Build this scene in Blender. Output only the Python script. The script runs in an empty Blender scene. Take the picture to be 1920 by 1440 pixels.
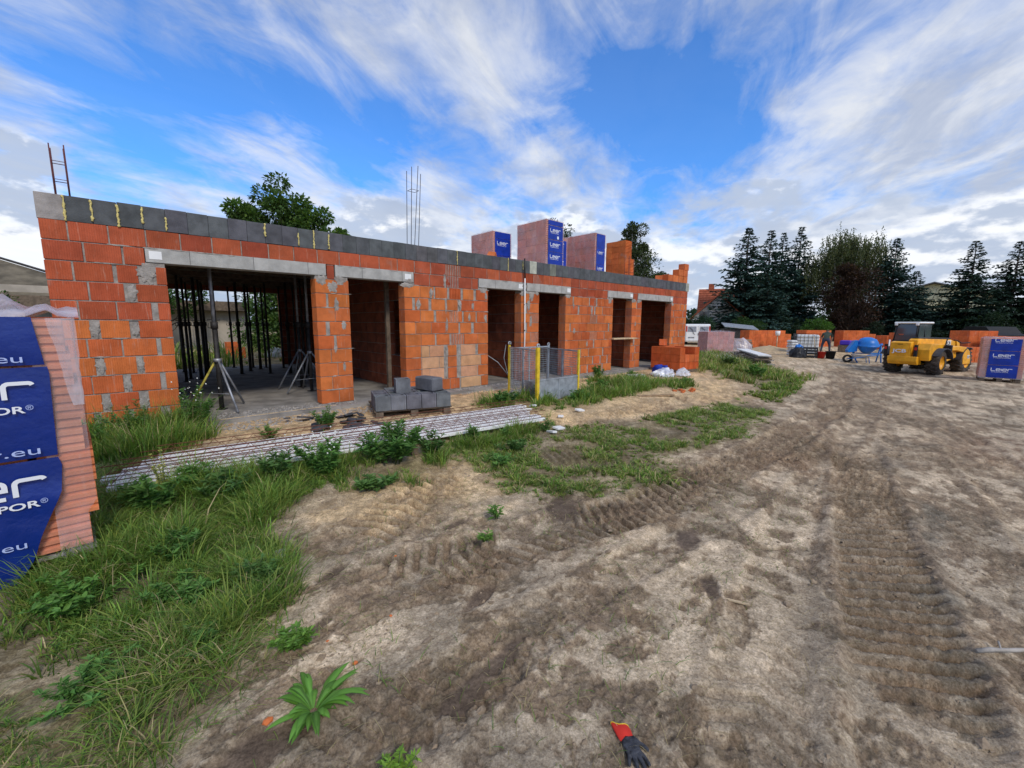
import bpy, bmesh, math, random
import numpy as np
from mathutils import Vector, Matrix, Euler
random.seed(7); rng = np.random.default_rng(7)
S = bpy.context.scene; C = S.collection
R = math.radians

# ------------------------------------------------------------------ camera
cam = bpy.data.objects.new('camera', bpy.data.cameras.new('camera')); C.objects.link(cam)
f_px, pit, rol, yaw = 792.35, R(8.129), R(0.256), R(47.961)
fw = Vector((math.cos(yaw)*math.cos(pit), math.sin(yaw)*math.cos(pit), -math.sin(pit)))
rt = Vector((math.sin(yaw), -math.cos(yaw), 0)); up = rt.cross(fw)
rt2 = rt*math.cos(rol)+up*math.sin(rol); up2 = -rt*math.sin(rol)+up*math.cos(rol)
M = Matrix((rt2, up2, -fw)).transposed().to_4x4(); M.translation = (0, -7.963, 1.487)
cam.matrix_world = M
cam.data.sensor_width = 36; cam.data.lens = f_px/1920*36
cam.data.clip_start = 0.05; cam.data.clip_end = 2000
S.camera = cam
S.view_settings.view_transform = 'Standard'; S.view_settings.look = 'None'
S.view_settings.gamma = 1; S.view_settings.use_curve_mapping = False
S.view_settings.exposure = 0.44
S.render.engine = 'CYCLES'

# ------------------------------------------------------------------ node helper
class NT:
    def __init__(s, tree): s.t = tree; s.t.nodes.clear()
    def n(s, typ, _in=None, **kw):
        nd = s.t.nodes.new(typ)
        for k, v in kw.items(): setattr(nd, k, v)
        for k, v in (_in or {}).items():
            if hasattr(v, 'is_output') or hasattr(v, 'links'): s.t.links.new(v, nd.inputs[k])
            else: nd.inputs[k].default_value = v
        return nd
    def math(s, op, a, b=0.0, c=0.0, clamp=False):
        return s.n('ShaderNodeMath', {0: a, 1: b, 2: c}, operation=op, use_clamp=clamp).outputs[0]
    def mix(s, f, a, b, mode='MIX'):
        nd = s.n('ShaderNodeMix', data_type='RGBA', blend_type=mode)
        for k, v in ((0, f), (6, a), (7, b)):
            if hasattr(v, 'links'): s.t.links.new(v, nd.inputs[k])
            else: nd.inputs[k].default_value = v if k == 0 else (tuple(v)+(1,))[:4]
        return nd.outputs[2]
    def ramp(s, f, stops):
        nd = s.n('ShaderNodeValToRGB', {0: f}); e = nd.color_ramp.elements
        while len(e) < len(stops): e.new(0.5)
        for q, (p, c) in zip(e, stops):
            q.position = p; q.color = (c, c, c, 1) if not hasattr(c, '__len__') else tuple(c)+(1,)
        return nd.outputs[0]
    def noise(s, vec, scale, detail=4, rough=.55, dist=0, **kw):
        return s.n('ShaderNodeTexNoise', {'Vector': vec, 'Scale': scale, 'Detail': detail, 'Roughness': rough, 'Distortion': dist}, **kw).outputs[0]
    def mapr(s, v, a, b, c=0., d=1.):
        return s.n('ShaderNodeMapRange', {0: v, 1: a, 2: b, 3: c, 4: d}, interpolation_type='SMOOTHSTEP').outputs[0]

# ------------------------------------------------------------------ world: sky with cirrus streaks and a cumulus band
W = bpy.data.worlds.new('World'); S.world = W; W.use_nodes = True
w = NT(W.node_tree)
SUN_EL, SUN_AZ = R(42), R(258)       # azimuth of the direction to the sun, measured from +X towards +Y
sky = w.n('ShaderNodeTexSky', sky_type='NISHITA'); sky.sun_disc = False
sky.sun_elevation = SUN_EL; sky.sun_rotation = math.pi/2-SUN_AZ
sky.air_density = 1.0; sky.dust_density = .4; sky.ozone_density = 3
tc = w.n('ShaderNodeTexCoord').outputs['Generated']
nrm = w.n('ShaderNodeVectorMath', {0: tc}, operation='NORMALIZE').outputs[0]
sx = w.n('ShaderNodeSeparateXYZ', {0: nrm}); dx, dy, dz = sx.outputs
zc = w.math('MAXIMUM', dz, 0.0)
den = w.math('ADD', zc, 0.10)
ax = R(29)
ux = w.math('ADD', w.math('MULTIPLY', dx, math.cos(ax)), w.math('MULTIPLY', dy, math.sin(ax)))
uy = w.math('ADD', w.math('MULTIPLY', dx, -math.sin(ax)), w.math('MULTIPLY', dy, math.cos(ax)))
px = w.math('DIVIDE', ux, den); py = w.math('DIVIDE', uy, den)
pl = w.n('ShaderNodeCombineXYZ', {0: w.math('MULTIPLY', px, .62), 1: py, 2: 3.1}).outputs[0]
pl2 = w.n('ShaderNodeCombineXYZ', {0: w.math('MULTIPLY', px, .62), 1: w.math('MULTIPLY', py, 1.15), 2: 9.1}).outputs[0]
n1 = w.noise(pl, 1.5, 10, .6, .35)
n2 = w.noise(pl2, 3.6, 9, .6, .8)
nb = w.math('ADD', w.math('MULTIPLY', w.math('ADD', w.math('MULTIPLY', n1, .62), w.math('MULTIPLY', n2, .38)), 1.9), -.40)
def blob(d, k, wt):
    dot = w.n('ShaderNodeVectorMath', {0: nrm, 1: Vector(d).normalized()}, operation='DOT_PRODUCT').outputs['Value']
    return w.math('MULTIPLY', w.math('EXPONENT', w.math('MULTIPLY', w.math('SUBTRACT', dot, 1), k)), wt)
acc = nb
for d, k, wt in [((.701,.529,.479),110,-.27),((.784,.485,.388),150,-.25),((.837,.423,.346),260,-.22),((.89,.317,.329),300,-.18),
                 ((.845,.327,.424),200,-.16),((.75,.502,.43),200,-.12),((.092,.929,.359),110,-.26),((-.039,.944,.329),140,-.22),((.267,.878,.397),150,-.24),((.45,.78,.42),200,-.12),((.2,.84,.5),60,-.08),
                 ((.39,.837,.384),200,-.16),((.351,.877,.328),350,-.17),((.399,.868,.296),300,-.18),((.066,.958,.278),500,-.1),((.852,.266,.452),160,-.12),
                 ((.94,.155,.304),300,-.06),((.62,.66,.42),120,.10),((.71,.624,.328),140,.14),((.5,.80,.30),200,.08),
                 ((.195,.938,.287),200,.06),((.825,.284,.488),300,.12),((.906,.124,.404),60,.13),((.857,.337,.389),900,.13),((.967,.054,.25),40,.12),
                 ((.6,.775,.196),60,.1),((.078,.895,.44),160,.1),((-.3,.9,.45),10,.04)]:
    acc = w.math('ADD', acc, blob(d, k, wt*.82))
low = w.mapr(dz, .27, .15)
acc = w.math('ADD', acc, w.math('MULTIPLY', low, .17))
cov = w.ramp(acc, [(.31, .04), (.425, .26), (.56, .64), (.74, .97)])
# cirrus / sheet colour
shade = w.noise(pl, 2.6, 6, .6, .4)
ccol = w.mix(w.mapr(shade, .34, .64), (5.0, 5.5, 6.6), (8.2, 8.4, 8.7))
bright = w.n('ShaderNodeMix', {0: cov, 6: (2.1, 4.0, 8.3, 1)}, data_type='RGBA'); w.t.links.new(ccol, bright.inputs[7])
skyb = w.mix(1.0, sky.outputs[0], (.60, 1.34, 2.15), 'MULTIPLY')
c1 = w.mix(w.math('MULTIPLY', cov, .93), skyb, ccol)
# cumulus heaps low over the horizon
az = w.math('ARCTAN2', dy, dx)
cu = w.n('ShaderNodeCombineXYZ', {0: w.math('MULTIPLY', az, 2.5), 1: w.math('MULTIPLY', dz, 5.2), 2: 1.7}).outputs[0]
cn = w.noise(cu, 1.9, 8, .56, .1)
cl = w.math('ADD', cn, w.mapr(dz, .08, .36, .20, -.28))
cm = w.mapr(cl, .465, .565)
cu2 = w.n('ShaderNodeCombineXYZ', {0: w.math('MULTIPLY', az, 2.5), 1: w.math('ADD', w.math('MULTIPLY', dz, 5.2), -.11), 2: 1.7}).outputs[0]
cn2 = w.noise(cu2, 1.9, 8, .56, .1)
lit = w.mapr(w.math('SUBTRACT', cn, cn2), -.055, .035, 1, 0)
dkn = w.noise(cu, 1.3, 3, .5)
ccum = w.mix(lit, (5.0, 5.8, 7.3), (10.0, 10.2, 10.6))
ccum = w.mix(w.mapr(dkn, .52, .68, 0, .55), ccum, (3.8, 4.6, 6.2))
c2 = w.mix(w.math('MULTIPLY', cm, .88), c1, ccum)
hz = w.mapr(dz, .10, -.01, 0, .35)
c2 = w.mix(hz, c2, (5.0, 6.0, 7.6))
gnd = w.mapr(dz, 0.0, -.03)
c3 = w.mix(gnd, c2, (1.3, 1.25, 1.1))
bg = w.n('ShaderNodeBackground', {0: c3, 1: .076})
w.n('ShaderNodeOutputWorld', {0: bg.outputs[0]})

sun = bpy.data.objects.new('sun', bpy.data.lights.new('sun', 'SUN')); C.objects.link(sun)
sun.data.energy = 1.5; sun.data.angle = R(14); sun.data.color = (1, .91, .78)
sd = Vector((math.cos(SUN_EL)*math.cos(SUN_AZ), math.cos(SUN_EL)*math.sin(SUN_AZ), math.sin(SUN_EL)))
sun.rotation_euler = sd.to_track_quat('Z', 'Y').to_euler()

# ------------------------------------------------------------------ materials
MATS = {}
def pbr(name, col=(.5, .5, .5), rough=.8, metal=0., var=.0, vscale=6., bump=0., bscale=40., objcol=False, spec=.3, **kw):
    m = bpy.data.materials.new(name); m.use_nodes = True; t = NT(m.node_tree)
    b = t.n('ShaderNodeBsdfPrincipled', {'Roughness': rough, 'Metallic': metal, 'Specular IOR Level': spec})
    o = t.n('ShaderNodeOutputMaterial', {0: b.outputs[0]})
    co = t.n('ShaderNodeTexCoord').outputs['Object']
    if objcol:
        base = t.n('ShaderNodeObjectInfo').outputs['Color']
    else:
        base = t.n('ShaderNodeRGB').outputs[0]; base.default_value = tuple(col)+(1,)
    if var:
        geo = t.n('ShaderNodeNewGeometry').outputs['Position']
        f = t.mapr(t.noise(geo, vscale, 5, .6), .3, .7, 1-var, 1+var*.8)
        cc = t.n('ShaderNodeCombineColor', {0: f, 1: f, 2: f}).outputs[0]
        base = t.mix(1., base, cc, 'MULTIPLY')
    t.t.links.new(base, b.inputs['Base Color'])
    if bump:
        bn = t.n('ShaderNodeBump', {'Strength': min(1, bump), 'Distance': .01, 'Height': t.noise(co, bscale, 5, .6)})
        t.t.links.new(bn.outputs[0], b.inputs['Normal'])
    MATS[name] = m; m['_b'] = b.name
    return m, t, b
def make_brick(name, ribs=True):
    m, t, b = pbr(name, objcol=True, rough=.86, spec=.15)
    oi = t.n('ShaderNodeObjectInfo'); co = t.n('ShaderNodeTexCoord').outputs['Object']
    geo = t.n('ShaderNodeNewGeometry').outputs['Position']
    nv = t.mapr(t.noise(geo, 3.5, 5, .65), .28, .72, .78, 1.16)
    cc = t.n('ShaderNodeCombineColor', {0: nv, 1: nv, 2: nv}).outputs[0]
    base = t.mix(1., oi.outputs['Color'], cc, 'MULTIPLY')
    s = t.n('ShaderNodeVectorMath', {0: geo, 1: (26, 26, 2.2)}, operation='MULTIPLY').outputs[0]
    base = t.mix(t.mapr(t.noise(s, 1., 4, .65), .56, .74, 0, .42 if ribs else .18), base, (.62, .40, .30))
    base = t.mix(t.mapr(t.noise(geo, 2.1, 6, .7), .60, .74, 0, .5), base, (.30, .25, .21))
    base = t.mix(t.mapr(t.noise(geo, 90., 3, .6), .62, .75, 0, .35), base, (.22, .09, .05))
    t.t.links.new(base, b.inputs['Base Color'])
    xx = t.n('ShaderNodeSeparateXYZ', {0: co}).outputs
    wv = t.math('SINE', t.math('MULTIPLY', xx[0], 2*math.pi/.0232))
    h = t.math('ADD', t.math('MULTIPLY', wv, .5 if ribs else 0.), t.math('MULTIPLY', t.noise(co, 60, 4, .6), .8))
    bn = t.n('ShaderNodeBump', {'Strength': .75, 'Distance': .006, 'Height': h})
    t.t.links.new(bn.outputs[0], b.inputs['Normal'])
make_brick('brick'); make_brick('brick_smooth', False)
pbr('mortar', (.33, .30, .265), .95, var=.3, vscale=9, bump=1, bscale=50)
pbr('block', objcol=True, rough=.9, var=.28, vscale=5, bump=.6, bscale=70)
pbr('concrete', (.40, .39, .36), .9, var=.2, vscale=5, bump=.5, bscale=60)
pbr('concrete_dark', (.16, .155, .15), .9, var=.35, vscale=3, bump=.6, bscale=30)
pbr('concrete_white', (.78, .77, .74), .85, var=.15, vscale=8, bump=.4, bscale=60)
pbr('floor_dust', (.27, .25, .225), .95, var=.35, vscale=2.2, bump=.8, bscale=18)
pbr('foam', (.72, .60, .22), .9, var=.25, vscale=40, bump=1, bscale=90)
pbr('rust', (.17, .062, .035), .9, var=.4, vscale=30)
pbr('rust_red', (.13, .045, .045), .85, var=.3, vscale=30)
pbr('rebar_dark', (.06, .045, .045), .8, var=.3, vscale=30)
pbr('steel_dark', (.045, .042, .04), .6, metal=.3, var=.4, vscale=9)
pbr('steel_grey', (.32, .33, .35), .5, metal=.5, var=.3, vscale=9)
pbr('galv', (.36, .39, .42), .5, metal=.35, var=.25, vscale=7)
pbr('paint_yellow', (.72, .50, .03), .5, var=.2, vscale=9)
pbr('prop_yellow', (.45, .38, .07), .7, var=.4, vscale=9)
pbr('wood', (.34, .23, .13), .85, var=.35, vscale=9, bump=.6, bscale=40)
pbr('wood_dark', (.16, .12, .085), .9, var=.35, vscale=9, bump=.6, bscale=40)
pbr('wood_grey', (.34, .31, .27), .9, var=.35, vscale=9, bump=.6, bscale=40)
pbr('wood_light', (.55, .42, .26), .8, var=.25, vscale=9, bump=.5, bscale=40)
pbr('sheet_blue', (.003, .023, .19), .30, var=.12, vscale=4, spec=.5, bump=1., bscale=7)
pbr('sheet_blue2', (.007, .036, .32), .4, var=.2, vscale=5, bump=1., bscale=9)
pbr('print_white', (.78, .79, .82), .5)
pbr('print_pale', (.42, .50, .78), .5)
pbr('white', (.80, .80, .78), .5, var=.06, vscale=5)
pbr('white_dirty', (.62, .61, .58), .7, var=.2, vscale=6)
pbr('black', (.016, .016, .017), .55, var=.2)
pbr('rubber', (.028, .027, .026), .85, var=.5, vscale=6, bump=.5)
pbr('mud_rubber', (.075, .062, .05), .95, var=.5, vscale=8, bump=.6)
pbr('tele_yellow', (.86, .40, .018), .42, var=.22, vscale=3, spec=.5)
pbr('glass_dark', (.05, .065, .07), .06, spec=1.)
pbr('fender', (.05, .055, .065), .6, var=.2)
pbr('red', (.5, .03, .02), .5, var=.15)
pbr('blue_paint', (.01, .17, .55), .4, var=.12, vscale=6, spec=.5)
pbr('blue_dark', (.02, .07, .22), .5, var=.2)
pbr('violet', (.07, .035, .42), .5)
pbr('tarp', (.018, .018, .02), .45, var=.2, bump=1, bscale=12)
pbr('slate', (.065, .068, .075), .6, var=.4, vscale=8, bump=.6)
pbr('ibc_white', (.72, .74, .72), .35, var=.06)
pbr('bark', (.09, .07, .055), .95, var=.4, vscale=7, bump=1, bscale=25)
pbr('bark_pale', (.5, .48, .44), .9, var=.4, vscale=7)
pbr('roof_red', (.36, .10, .05), .85, var=.3, vscale=4, bump=.8, bscale=8)
pbr('roof_grey', (.16, .15, .145), .85, var=.25, vscale=4)
pbr('roof_moss', (.15, .125, .085), .95, var=.4, vscale=1.4, bump=1, bscale=9)
pbr('render_cream', (.74, .68, .44), .9, var=.1, vscale=2)
pbr('render_white', (.66, .65, .60), .9, var=.1, vscale=2)
pbr('render_beige', (.42, .37, .30), .9, var=.2, vscale=1.5)
pbr('skin', (.45, .24, .16), .6)
pbr('shirt', (.045, .06, .045), .9, var=.2)
pbr('trousers', (.035, .045, .075), .9, var=.2)
pbr('hair', (.10, .055, .03), .8)
pbr('glove_red', (.62, .035, .02), .7, var=.15)
pbr('glove_grey', (.045, .047, .055), .6, var=.6, vscale=45, bump=.7, bscale=70)
pbr('clod', (.30, .225, .15), .97, var=.3, vscale=20, bump=1, bscale=50)
pbr('sand_pile', (.46, .34, .20), .97, var=.2, vscale=4, bump=1, bscale=25)
# translucent wrapping film
def film(name, alpha, tint):
    m = bpy.data.materials.new(name); m.use_nodes = True; t = NT(m.node_tree)
    geo = t.n('ShaderNodeNewGeometry').outputs['Position']
    st = t.n('ShaderNodeVectorMath', {0: geo, 1: (2, 2, 1.0)}, operation='MULTIPLY').outputs[0]
    nz = t.noise(st, 2.1, 5, .5, .5)
    b = t.n('ShaderNodeBsdfPrincipled', {'Base Color': tint+(1,), 'Roughness': .25, 'Specular IOR Level': .7})
    bn = t.n('ShaderNodeBump', {'Strength': .8, 'Distance': .03, 'Height': nz}); t.t.links.new(bn.outputs[0], b.inputs['Normal'])
    tr = t.n('ShaderNodeBsdfTransparent')
    f = t.mapr(nz, .35, .70, alpha*.75, min(1, alpha*1.5))
    mx = t.n('ShaderNodeMixShader', {0: f, 1: tr.outputs[0], 2: b.outputs[0]})
    t.n('ShaderNodeOutputMaterial', {0: mx.outputs[0]}); MATS[name] = m
film('film', .20, (.74, .66, .70)); film('film_thick', .42, (.70, .65, .70)); film('film_bag', .6, (.85, .87, .92))
# leaves: colour from a vertex attribute, a little light through
def leafmat(name, rough=.6, trans=.3, tint=(1, 1, 1)):
    m = bpy.data.materials.new(name); m.use_nodes = True; t = NT(m.node_tree)
    at = t.n('ShaderNodeAttribute', attribute_name='Col').outputs['Color']
    at = t.mix(1., at, tint, 'MULTIPLY')
    b = t.n('ShaderNodeBsdfPrincipled', {'Roughness': rough, 'Specular IOR Level': .25, 'Base Color': at})
    tl = t.n('ShaderNodeBsdfTranslucent', {'Color': t.mix(1., at, (1.3, 1.5, .6), 'MULTIPLY')})
    mx = t.n('ShaderNodeMixShader', {0: trans, 1: b.outputs[0], 2: tl.outputs[0]})
    t.n('ShaderNodeOutputMaterial', {0: mx.outputs[0]}); MATS[name] = m
leafmat('leaf'); leafmat('needle', .7, .08)

# ------------------------------------------------------------------ mesh builder
class MB:
    def __init__(s): s.v = []; s.f = []; s.m = []; s.sm = []
    def add(s, vs, fs, mat=0, M=None, smooth=False):
        o = len(s.v)
        for p in vs:
            p = Vector(p); s.v.append(M @ p if M is not None else p)
        for q in fs: s.f.append([i+o for i in q]); s.m.append(mat); s.sm.append(smooth)
        return s
    def box(s, c, size, rot=None, mat=0, bev=0.):
        hx, hy, hz = (q/2 for q in size)
        M = Matrix.Translation(c) @ (rot.to_4x4() if rot is not None else Matrix.Identity(4))
        if not bev:
            vs = [(x*hx, y*hy, z*hz) for x in (-1, 1) for y in (-1, 1) for z in (-1, 1)]
            return s.add(vs, [(0,1,3,2),(4,6,7,5),(0,4,5,1),(2,3,7,6),(0,2,6,4),(1,5,7,3)], mat, M)
        vs = []; idx = {}
        for X in (-1, 1):
            for Y in (-1, 1):
                for Z in (-1, 1):
                    for a in range(3):
                        q = [X*(hx-bev), Y*(hy-bev), Z*(hz-bev)]; q[a] = (X*hx, Y*hy, Z*hz)[a]
                        idx[X, Y, Z, a] = len(vs); vs.append(q)
        fs = []
        for a in range(3):
            b, c_ = [k for k in range(3) if k != a]
            for sg in (-1, 1):
                q = []
                for u, v in ((-1,-1),(1,-1),(1,1),(-1,1)):
                    k = [0]*3; k[a] = sg; k[b] = u; k[c_] = v; q.append(idx[k[0], k[1], k[2], a])
                fs.append(q)
            for u in (-1, 1):
                for v in (-1, 1):
                    k0 = [0]*3; k1 = [0]*3
                    k0[a] = -1; k1[a] = 1; k0[b] = k1[b] = u; k0[c_] = k1[c_] = v
                    fs.append([idx[(*k0, b)], idx[(*k1, b)], idx[(*k1, c_)], idx[(*k0, c_)]])
        for X in (-1, 1):
            for Y in (-1, 1):
                for Z in (-1, 1): fs.append([idx[X, Y, Z, a] for a in range(3)])
        return s.add(vs, fs, mat, M)
    def tube(s, pts, r, n=6, mat=0, cap=True, smooth=True):
        pts = [Vector(p) for p in pts]; rr = r if hasattr(r, '__len__') else [r]*len(pts)
        vs = []; 
        for i, p in enumerate(pts):
            d = (pts[min(i+1, len(pts)-1)]-pts[max(i-1, 0)]).normalized()
            a = d.orthogonal().normalized() if i == 0 else (a-d*a.dot(d)).normalized()
            b = d.cross(a)
            for k in range(n):
                t = 2*math.pi*k/n; vs.append(p+(a*math.cos(t)+b*math.sin(t))*rr[i])
        fs = [(i*n+k, i*n+(k+1) % n, (i+1)*n+(k+1) % n, (i+1)*n+k) for i in range(len(pts)-1) for k in range(n)]
        s.add(vs, fs, mat, None, smooth)
        if cap:
            o = len(s.v)-len(vs); s.f.append([o+k for k in range(n)][::-1]); s.m.append(mat); s.sm.append(False)
            s.f.append([o+(len(pts)-1)*n+k for k in range(n)]); s.m.append(mat); s.sm.append(False)
        return s
    def prism(s, poly, h0, h1, M=None, mat=0):
        n = len(poly); vs = [(x, y, h0) for x, y in poly]+[(x, y, h1) for x, y in poly]
        fs = [(i, (i+1) % n, (i+1) % n+n, i+n) for i in range(n)]+[tuple(range(n))[::-1], tuple(range(n, 2*n))]
        return s.add(vs, fs, mat, M)
    def lathe(s, prof, n=20, M=None, mat=0, smooth=True):
        vs = [(r*math.cos(2*math.pi*k/n), r*math.sin(2*math.pi*k/n), z) for r, z in prof for k in range(n)]
        fs = [(i*n+k, i*n+(k+1) % n, (i+1)*n+(k+1) % n, (i+1)*n+k) for i in range(len(prof)-1) for k in range(n)]
        return s.add(vs, fs, mat, M, smooth)
    def mesh(s, name, mats):
        me = bpy.data.meshes.new(name); me.from_pydata([tuple(p) for p in s.v], [], s.f)
        for m in (mats if isinstance(mats, (list, tuple)) else [mats]): me.materials.append(MATS[m])
        me.polygons.foreach_set('material_index', s.m); me.polygons.foreach_set('use_smooth', s.sm)
        bm = bmesh.new(); bm.from_mesh(me); bmesh.ops.recalc_face_normals(bm, faces=bm.faces); bm.to_mesh(me); bm.free()
        me.update(); return me
    def build(s, name, mats, parent=None, loc=(0, 0, 0), **kw):
        return ob(name, s.mesh(name, mats), parent, loc, **kw)
def ob(name, me, parent=None, loc=(0, 0, 0), rot=(0, 0, 0), color=None, kind=None, label=None, cat=None, group=None, scale=None):
    o = bpy.data.objects.new(name, me); C.objects.link(o); o.location = loc; o.rotation_euler = rot
    if scale is not None: o.scale = scale
    if parent is not None: o.parent = parent
    if color is not None: o.color = tuple(color)+(1,)
    if kind: o['kind'] = kind
    if label: o['label'] = label
    if cat: o['category'] = cat
    if group: o['group'] = group
    return o
def thing(name, label, cat, loc=(0, 0, 0), rz=0., group=None):
    o = ob(name, None, None, loc, (0, 0, rz), label=label, cat=cat, group=group); o.empty_display_size = .2; return o
def rz(a): return Euler((0, 0, a)).to_matrix()
def rot(x=0, y=0, z=0): return Euler((x, y, z)).to_matrix()

def fastmesh(name, V, loops_per_face, L, mats, col=None, smooth=False, mi=None):
    me = bpy.data.meshes.new(name); V = np.asarray(V, np.float32); L = np.asarray(L, np.int32)
    me.vertices.add(len(V)); me.vertices.foreach_set('co', V.ravel())
    me.loops.add(len(L)); me.loops.foreach_set('vertex_index', L)
    lf = np.asarray(loops_per_face, np.int32); st = np.concatenate([[0], np.cumsum(lf)[:-1]]).astype(np.int32)
    me.polygons.add(len(lf)); me.polygons.foreach_set('loop_start', st); me.polygons.foreach_set('loop_total', lf)
    for m in (mats if isinstance(mats, (list, tuple)) else [mats]): me.materials.append(MATS[m])
    me.polygons.foreach_set('use_smooth', np.full(len(lf), smooth))
    if mi is not None: me.polygons.foreach_set('material_index', np.asarray(mi, np.int32))
    me.update(calc_edges=True)
    if col is not None:
        a = me.color_attributes.new('Col', 'FLOAT_COLOR', 'POINT')
        c4 = np.ones((len(V), 4), np.float32); c4[:, :3] = col; a.data.foreach_set('color', c4.ravel())
    return me

# text and logo lettering (flat print)
def text_mesh(txt, size, mat, xs=1.0, bold=0.0, align='LEFT'):
    cu_ = bpy.data.curves.new('t', 'FONT'); cu_.body = txt; cu_.size = size; cu_.offset = bold*size; cu_.align_x = align
    cu_.resolution_u = 3
    o = bpy.data.objects.new('t', cu_); C.objects.link(o)
    me = bpy.data.meshes.new_from_object(o, depsgraph=bpy.context.evaluated_depsgraph_get())
    bpy.data.objects.remove(o); bpy.data.curves.remove(cu_)
    for v in me.vertices: v.co.x *= xs
    me.materials.clear(); me.materials.append(MATS[mat]); return me
def ribbon(mb, pts, th, M, mat=0):
    P = [Vector((x, y)) for x, y in pts]; L = []; Rr = []
    for i, p in enumerate(P):
        d0 = (P[i]-P[i-1]).normalized() if i else (P[1]-P[0]).normalized()
        d1 = (P[i+1]-P[i]).normalized() if i < len(P)-1 else d0
        n0 = Vector((-d0.y, d0.x)); n1 = Vector((-d1.y, d1.x)); nn = (n0+n1).normalized()
        k = th/2/max(.35, nn.dot(n0)); L.append(p+nn*k); Rr.append(p-nn*k)
    n = len(P); vs = [(q.x, q.y, 0) for q in L]+[(q.x, q.y, 0) for q in Rr]
    mb.add(vs, [(i, i+1, n+i+1, n+i) for i in range(n-1)], mat, M)
def arc(cx, cy, r, a0, a1, n=4):
    return [(cx+r*math.cos(R(a0+(a1-a0)*i/n)), cy+r*math.sin(R(a0+(a1-a0)*i/n))) for i in range(n+1)]
def logo_strokes():
    g = []
    g.append([(0, 1.35)]+arc(.25, .25, .25, 180, 270)+[(1.25, 0)])
    def e(x): return [(x, .52), (x+1.2, .52)]+arc(x+.95, .75, .25, 0, 90)+arc(x+.25, .75, .25, 90, 180)+arc(x+.25, .25, .25, 180, 270)+[(x+1.2, 0)]
    g.append(e(1.6)); g.append([(3.2, 0), (3.2, 1.0)]); g.append(e(3.6)); g.append([(5.2, 0)]+arc(5.45, .75, .25, 180, 90)+arc(6.25, .8, .2, 90, 20))
    return g
def logo(h, M, th=.21, which=None):
    mb = MB()
    for i, st in enumerate(logo_strokes()):
        if which is None or i in which: ribbon(mb, [(x*h, y*h) for x, y in st], th*h, M)
    return mb

# ------------------------------------------------------------------ numpy noise
def _h(ix, iy, s):
    n = (ix.astype(np.int64)*374761393+iy.astype(np.int64)*668265263+s*69069) & 0xffffffff
    n = ((n ^ (n >> 13))*1274126177) & 0xffffffff
    return ((n ^ (n >> 16)) & 0xffff)/65535.0
def vn(x, y, s=0):
    ix = np.floor(x); iy = np.floor(y); fx = x-ix; fy = y-iy
    fx = fx*fx*fx*(fx*(fx*6-15)+10); fy = fy*fy*fy*(fy*(fy*6-15)+10)
    a = _h(ix, iy, s); b = _h(ix+1, iy, s); c = _h(ix, iy+1, s); d = _h(ix+1, iy+1, s)
    return (a*(1-fx)+b*fx)*(1-fy)+(c*(1-fx)+d*fx)*fy
def fbm(x, y, s=0, o=4, gain=.5):
    t = 0; a = 1; k = 0; c, sn = math.cos(.6), math.sin(.6)
    for i in range(o):
        t = t+a*vn(x, y, s+i*17); k += a; a *= gain; x, y = (x*c-y*sn)*2.03+7.1, (x*sn+y*c)*2.03+3.7
    return t/k
def ss(a, b, x):
    t = np.clip((x-a)/(b-a), 0, 1); return t*t*(3-2*t)
def polysd(X, Y, poly):      # signed distance, positive inside
    d = np.full(X.shape, 1e9); ins = np.zeros(X.shape, bool); n = len(poly)
    for i in range(n):
        x0, y0 = poly[i]; x1, y1 = poly[(i+1) % n]
        ex, ey = x1-x0, y1-y0; t = np.clip(((X-x0)*ex+(Y-y0)*ey)/(ex*ex+ey*ey+1e-12), 0, 1)
        d = np.minimum(d, np.hypot(X-x0-t*ex, Y-y0-t*ey))
        c = ((y0 > Y) != (y1 > Y)) & (X < (x1-x0)*(Y-y0)/((y1-y0) if y1 != y0 else 1e-9)+x0); ins ^= c
    return np.where(ins, d, -d)
def linesd(X, Y, pts):       # distance, arc length, signed side distance
    best = np.full(X.shape, 1e9); al = np.zeros(X.shape); sg = np.zeros(X.shape); L = 0
    for (x0, y0), (x1, y1) in zip(pts[:-1], pts[1:]):
        ex, ey = x1-x0, y1-y0; l = math.hypot(ex, ey); t = np.clip(((X-x0)*ex+(Y-y0)*ey)/(l*l), 0, 1)
        d = np.hypot(X-x0-t*ex, Y-y0-t*ey); m = d < best
        side = (ex*(Y-y0)-ey*(X-x0))/l
        best = np.where(m, d, best); al = np.where(m, L+t*l, al); sg = np.where(m, side, sg); L += l
    return best, al, sg
def base_z(X, Y):
    front = -.06-.22*ss(-1.2, -5.2, Y)
    return front+ss(23, 29, X)*.13*ss(-1.2, -5.2, Y)
def gz(x, y): return float(base_z(np.array(float(x)), np.array(float(y))))
# ================================================================== GROUND
P_A = [(-0.89,-2.99),(-1.2,-5.5),(-0.6,-6.3),(-0.26,-6.1),(-0.02,-5.98),(0.13,-5.77),(0.34,-5.58),(0.6,-5.18),(0.73,-4.75),(0.81,-4.03),(1.2,-3.24),(1.78,-2.9),(1.54,-2.04),(0.63,-1.9),(-0.48,-1.71),(-0.64,-2.51)]
P_AD = [(-0.3,-2.9),(-0.67,-3.5),(-0.66,-4.42),(-0.41,-4.87),(-0.03,-5.05),(0.27,-5.26),(0.57,-5.16),(0.73,-4.66),(0.6,-4.08),(0.99,-3.67),(1.52,-3.35),(1.45,-3.0),(-0.1,-2.75)]
P_B = [(0.78,-3.6),(1.3,-3.5),(1.68,-3.9),(2.3,-3.95),(2.75,-3.65),(4.91,-3.41),(5.3,-3.0),(4.9,-3.2),(3.17,-3.25),(1.42,-3.0)]
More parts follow.
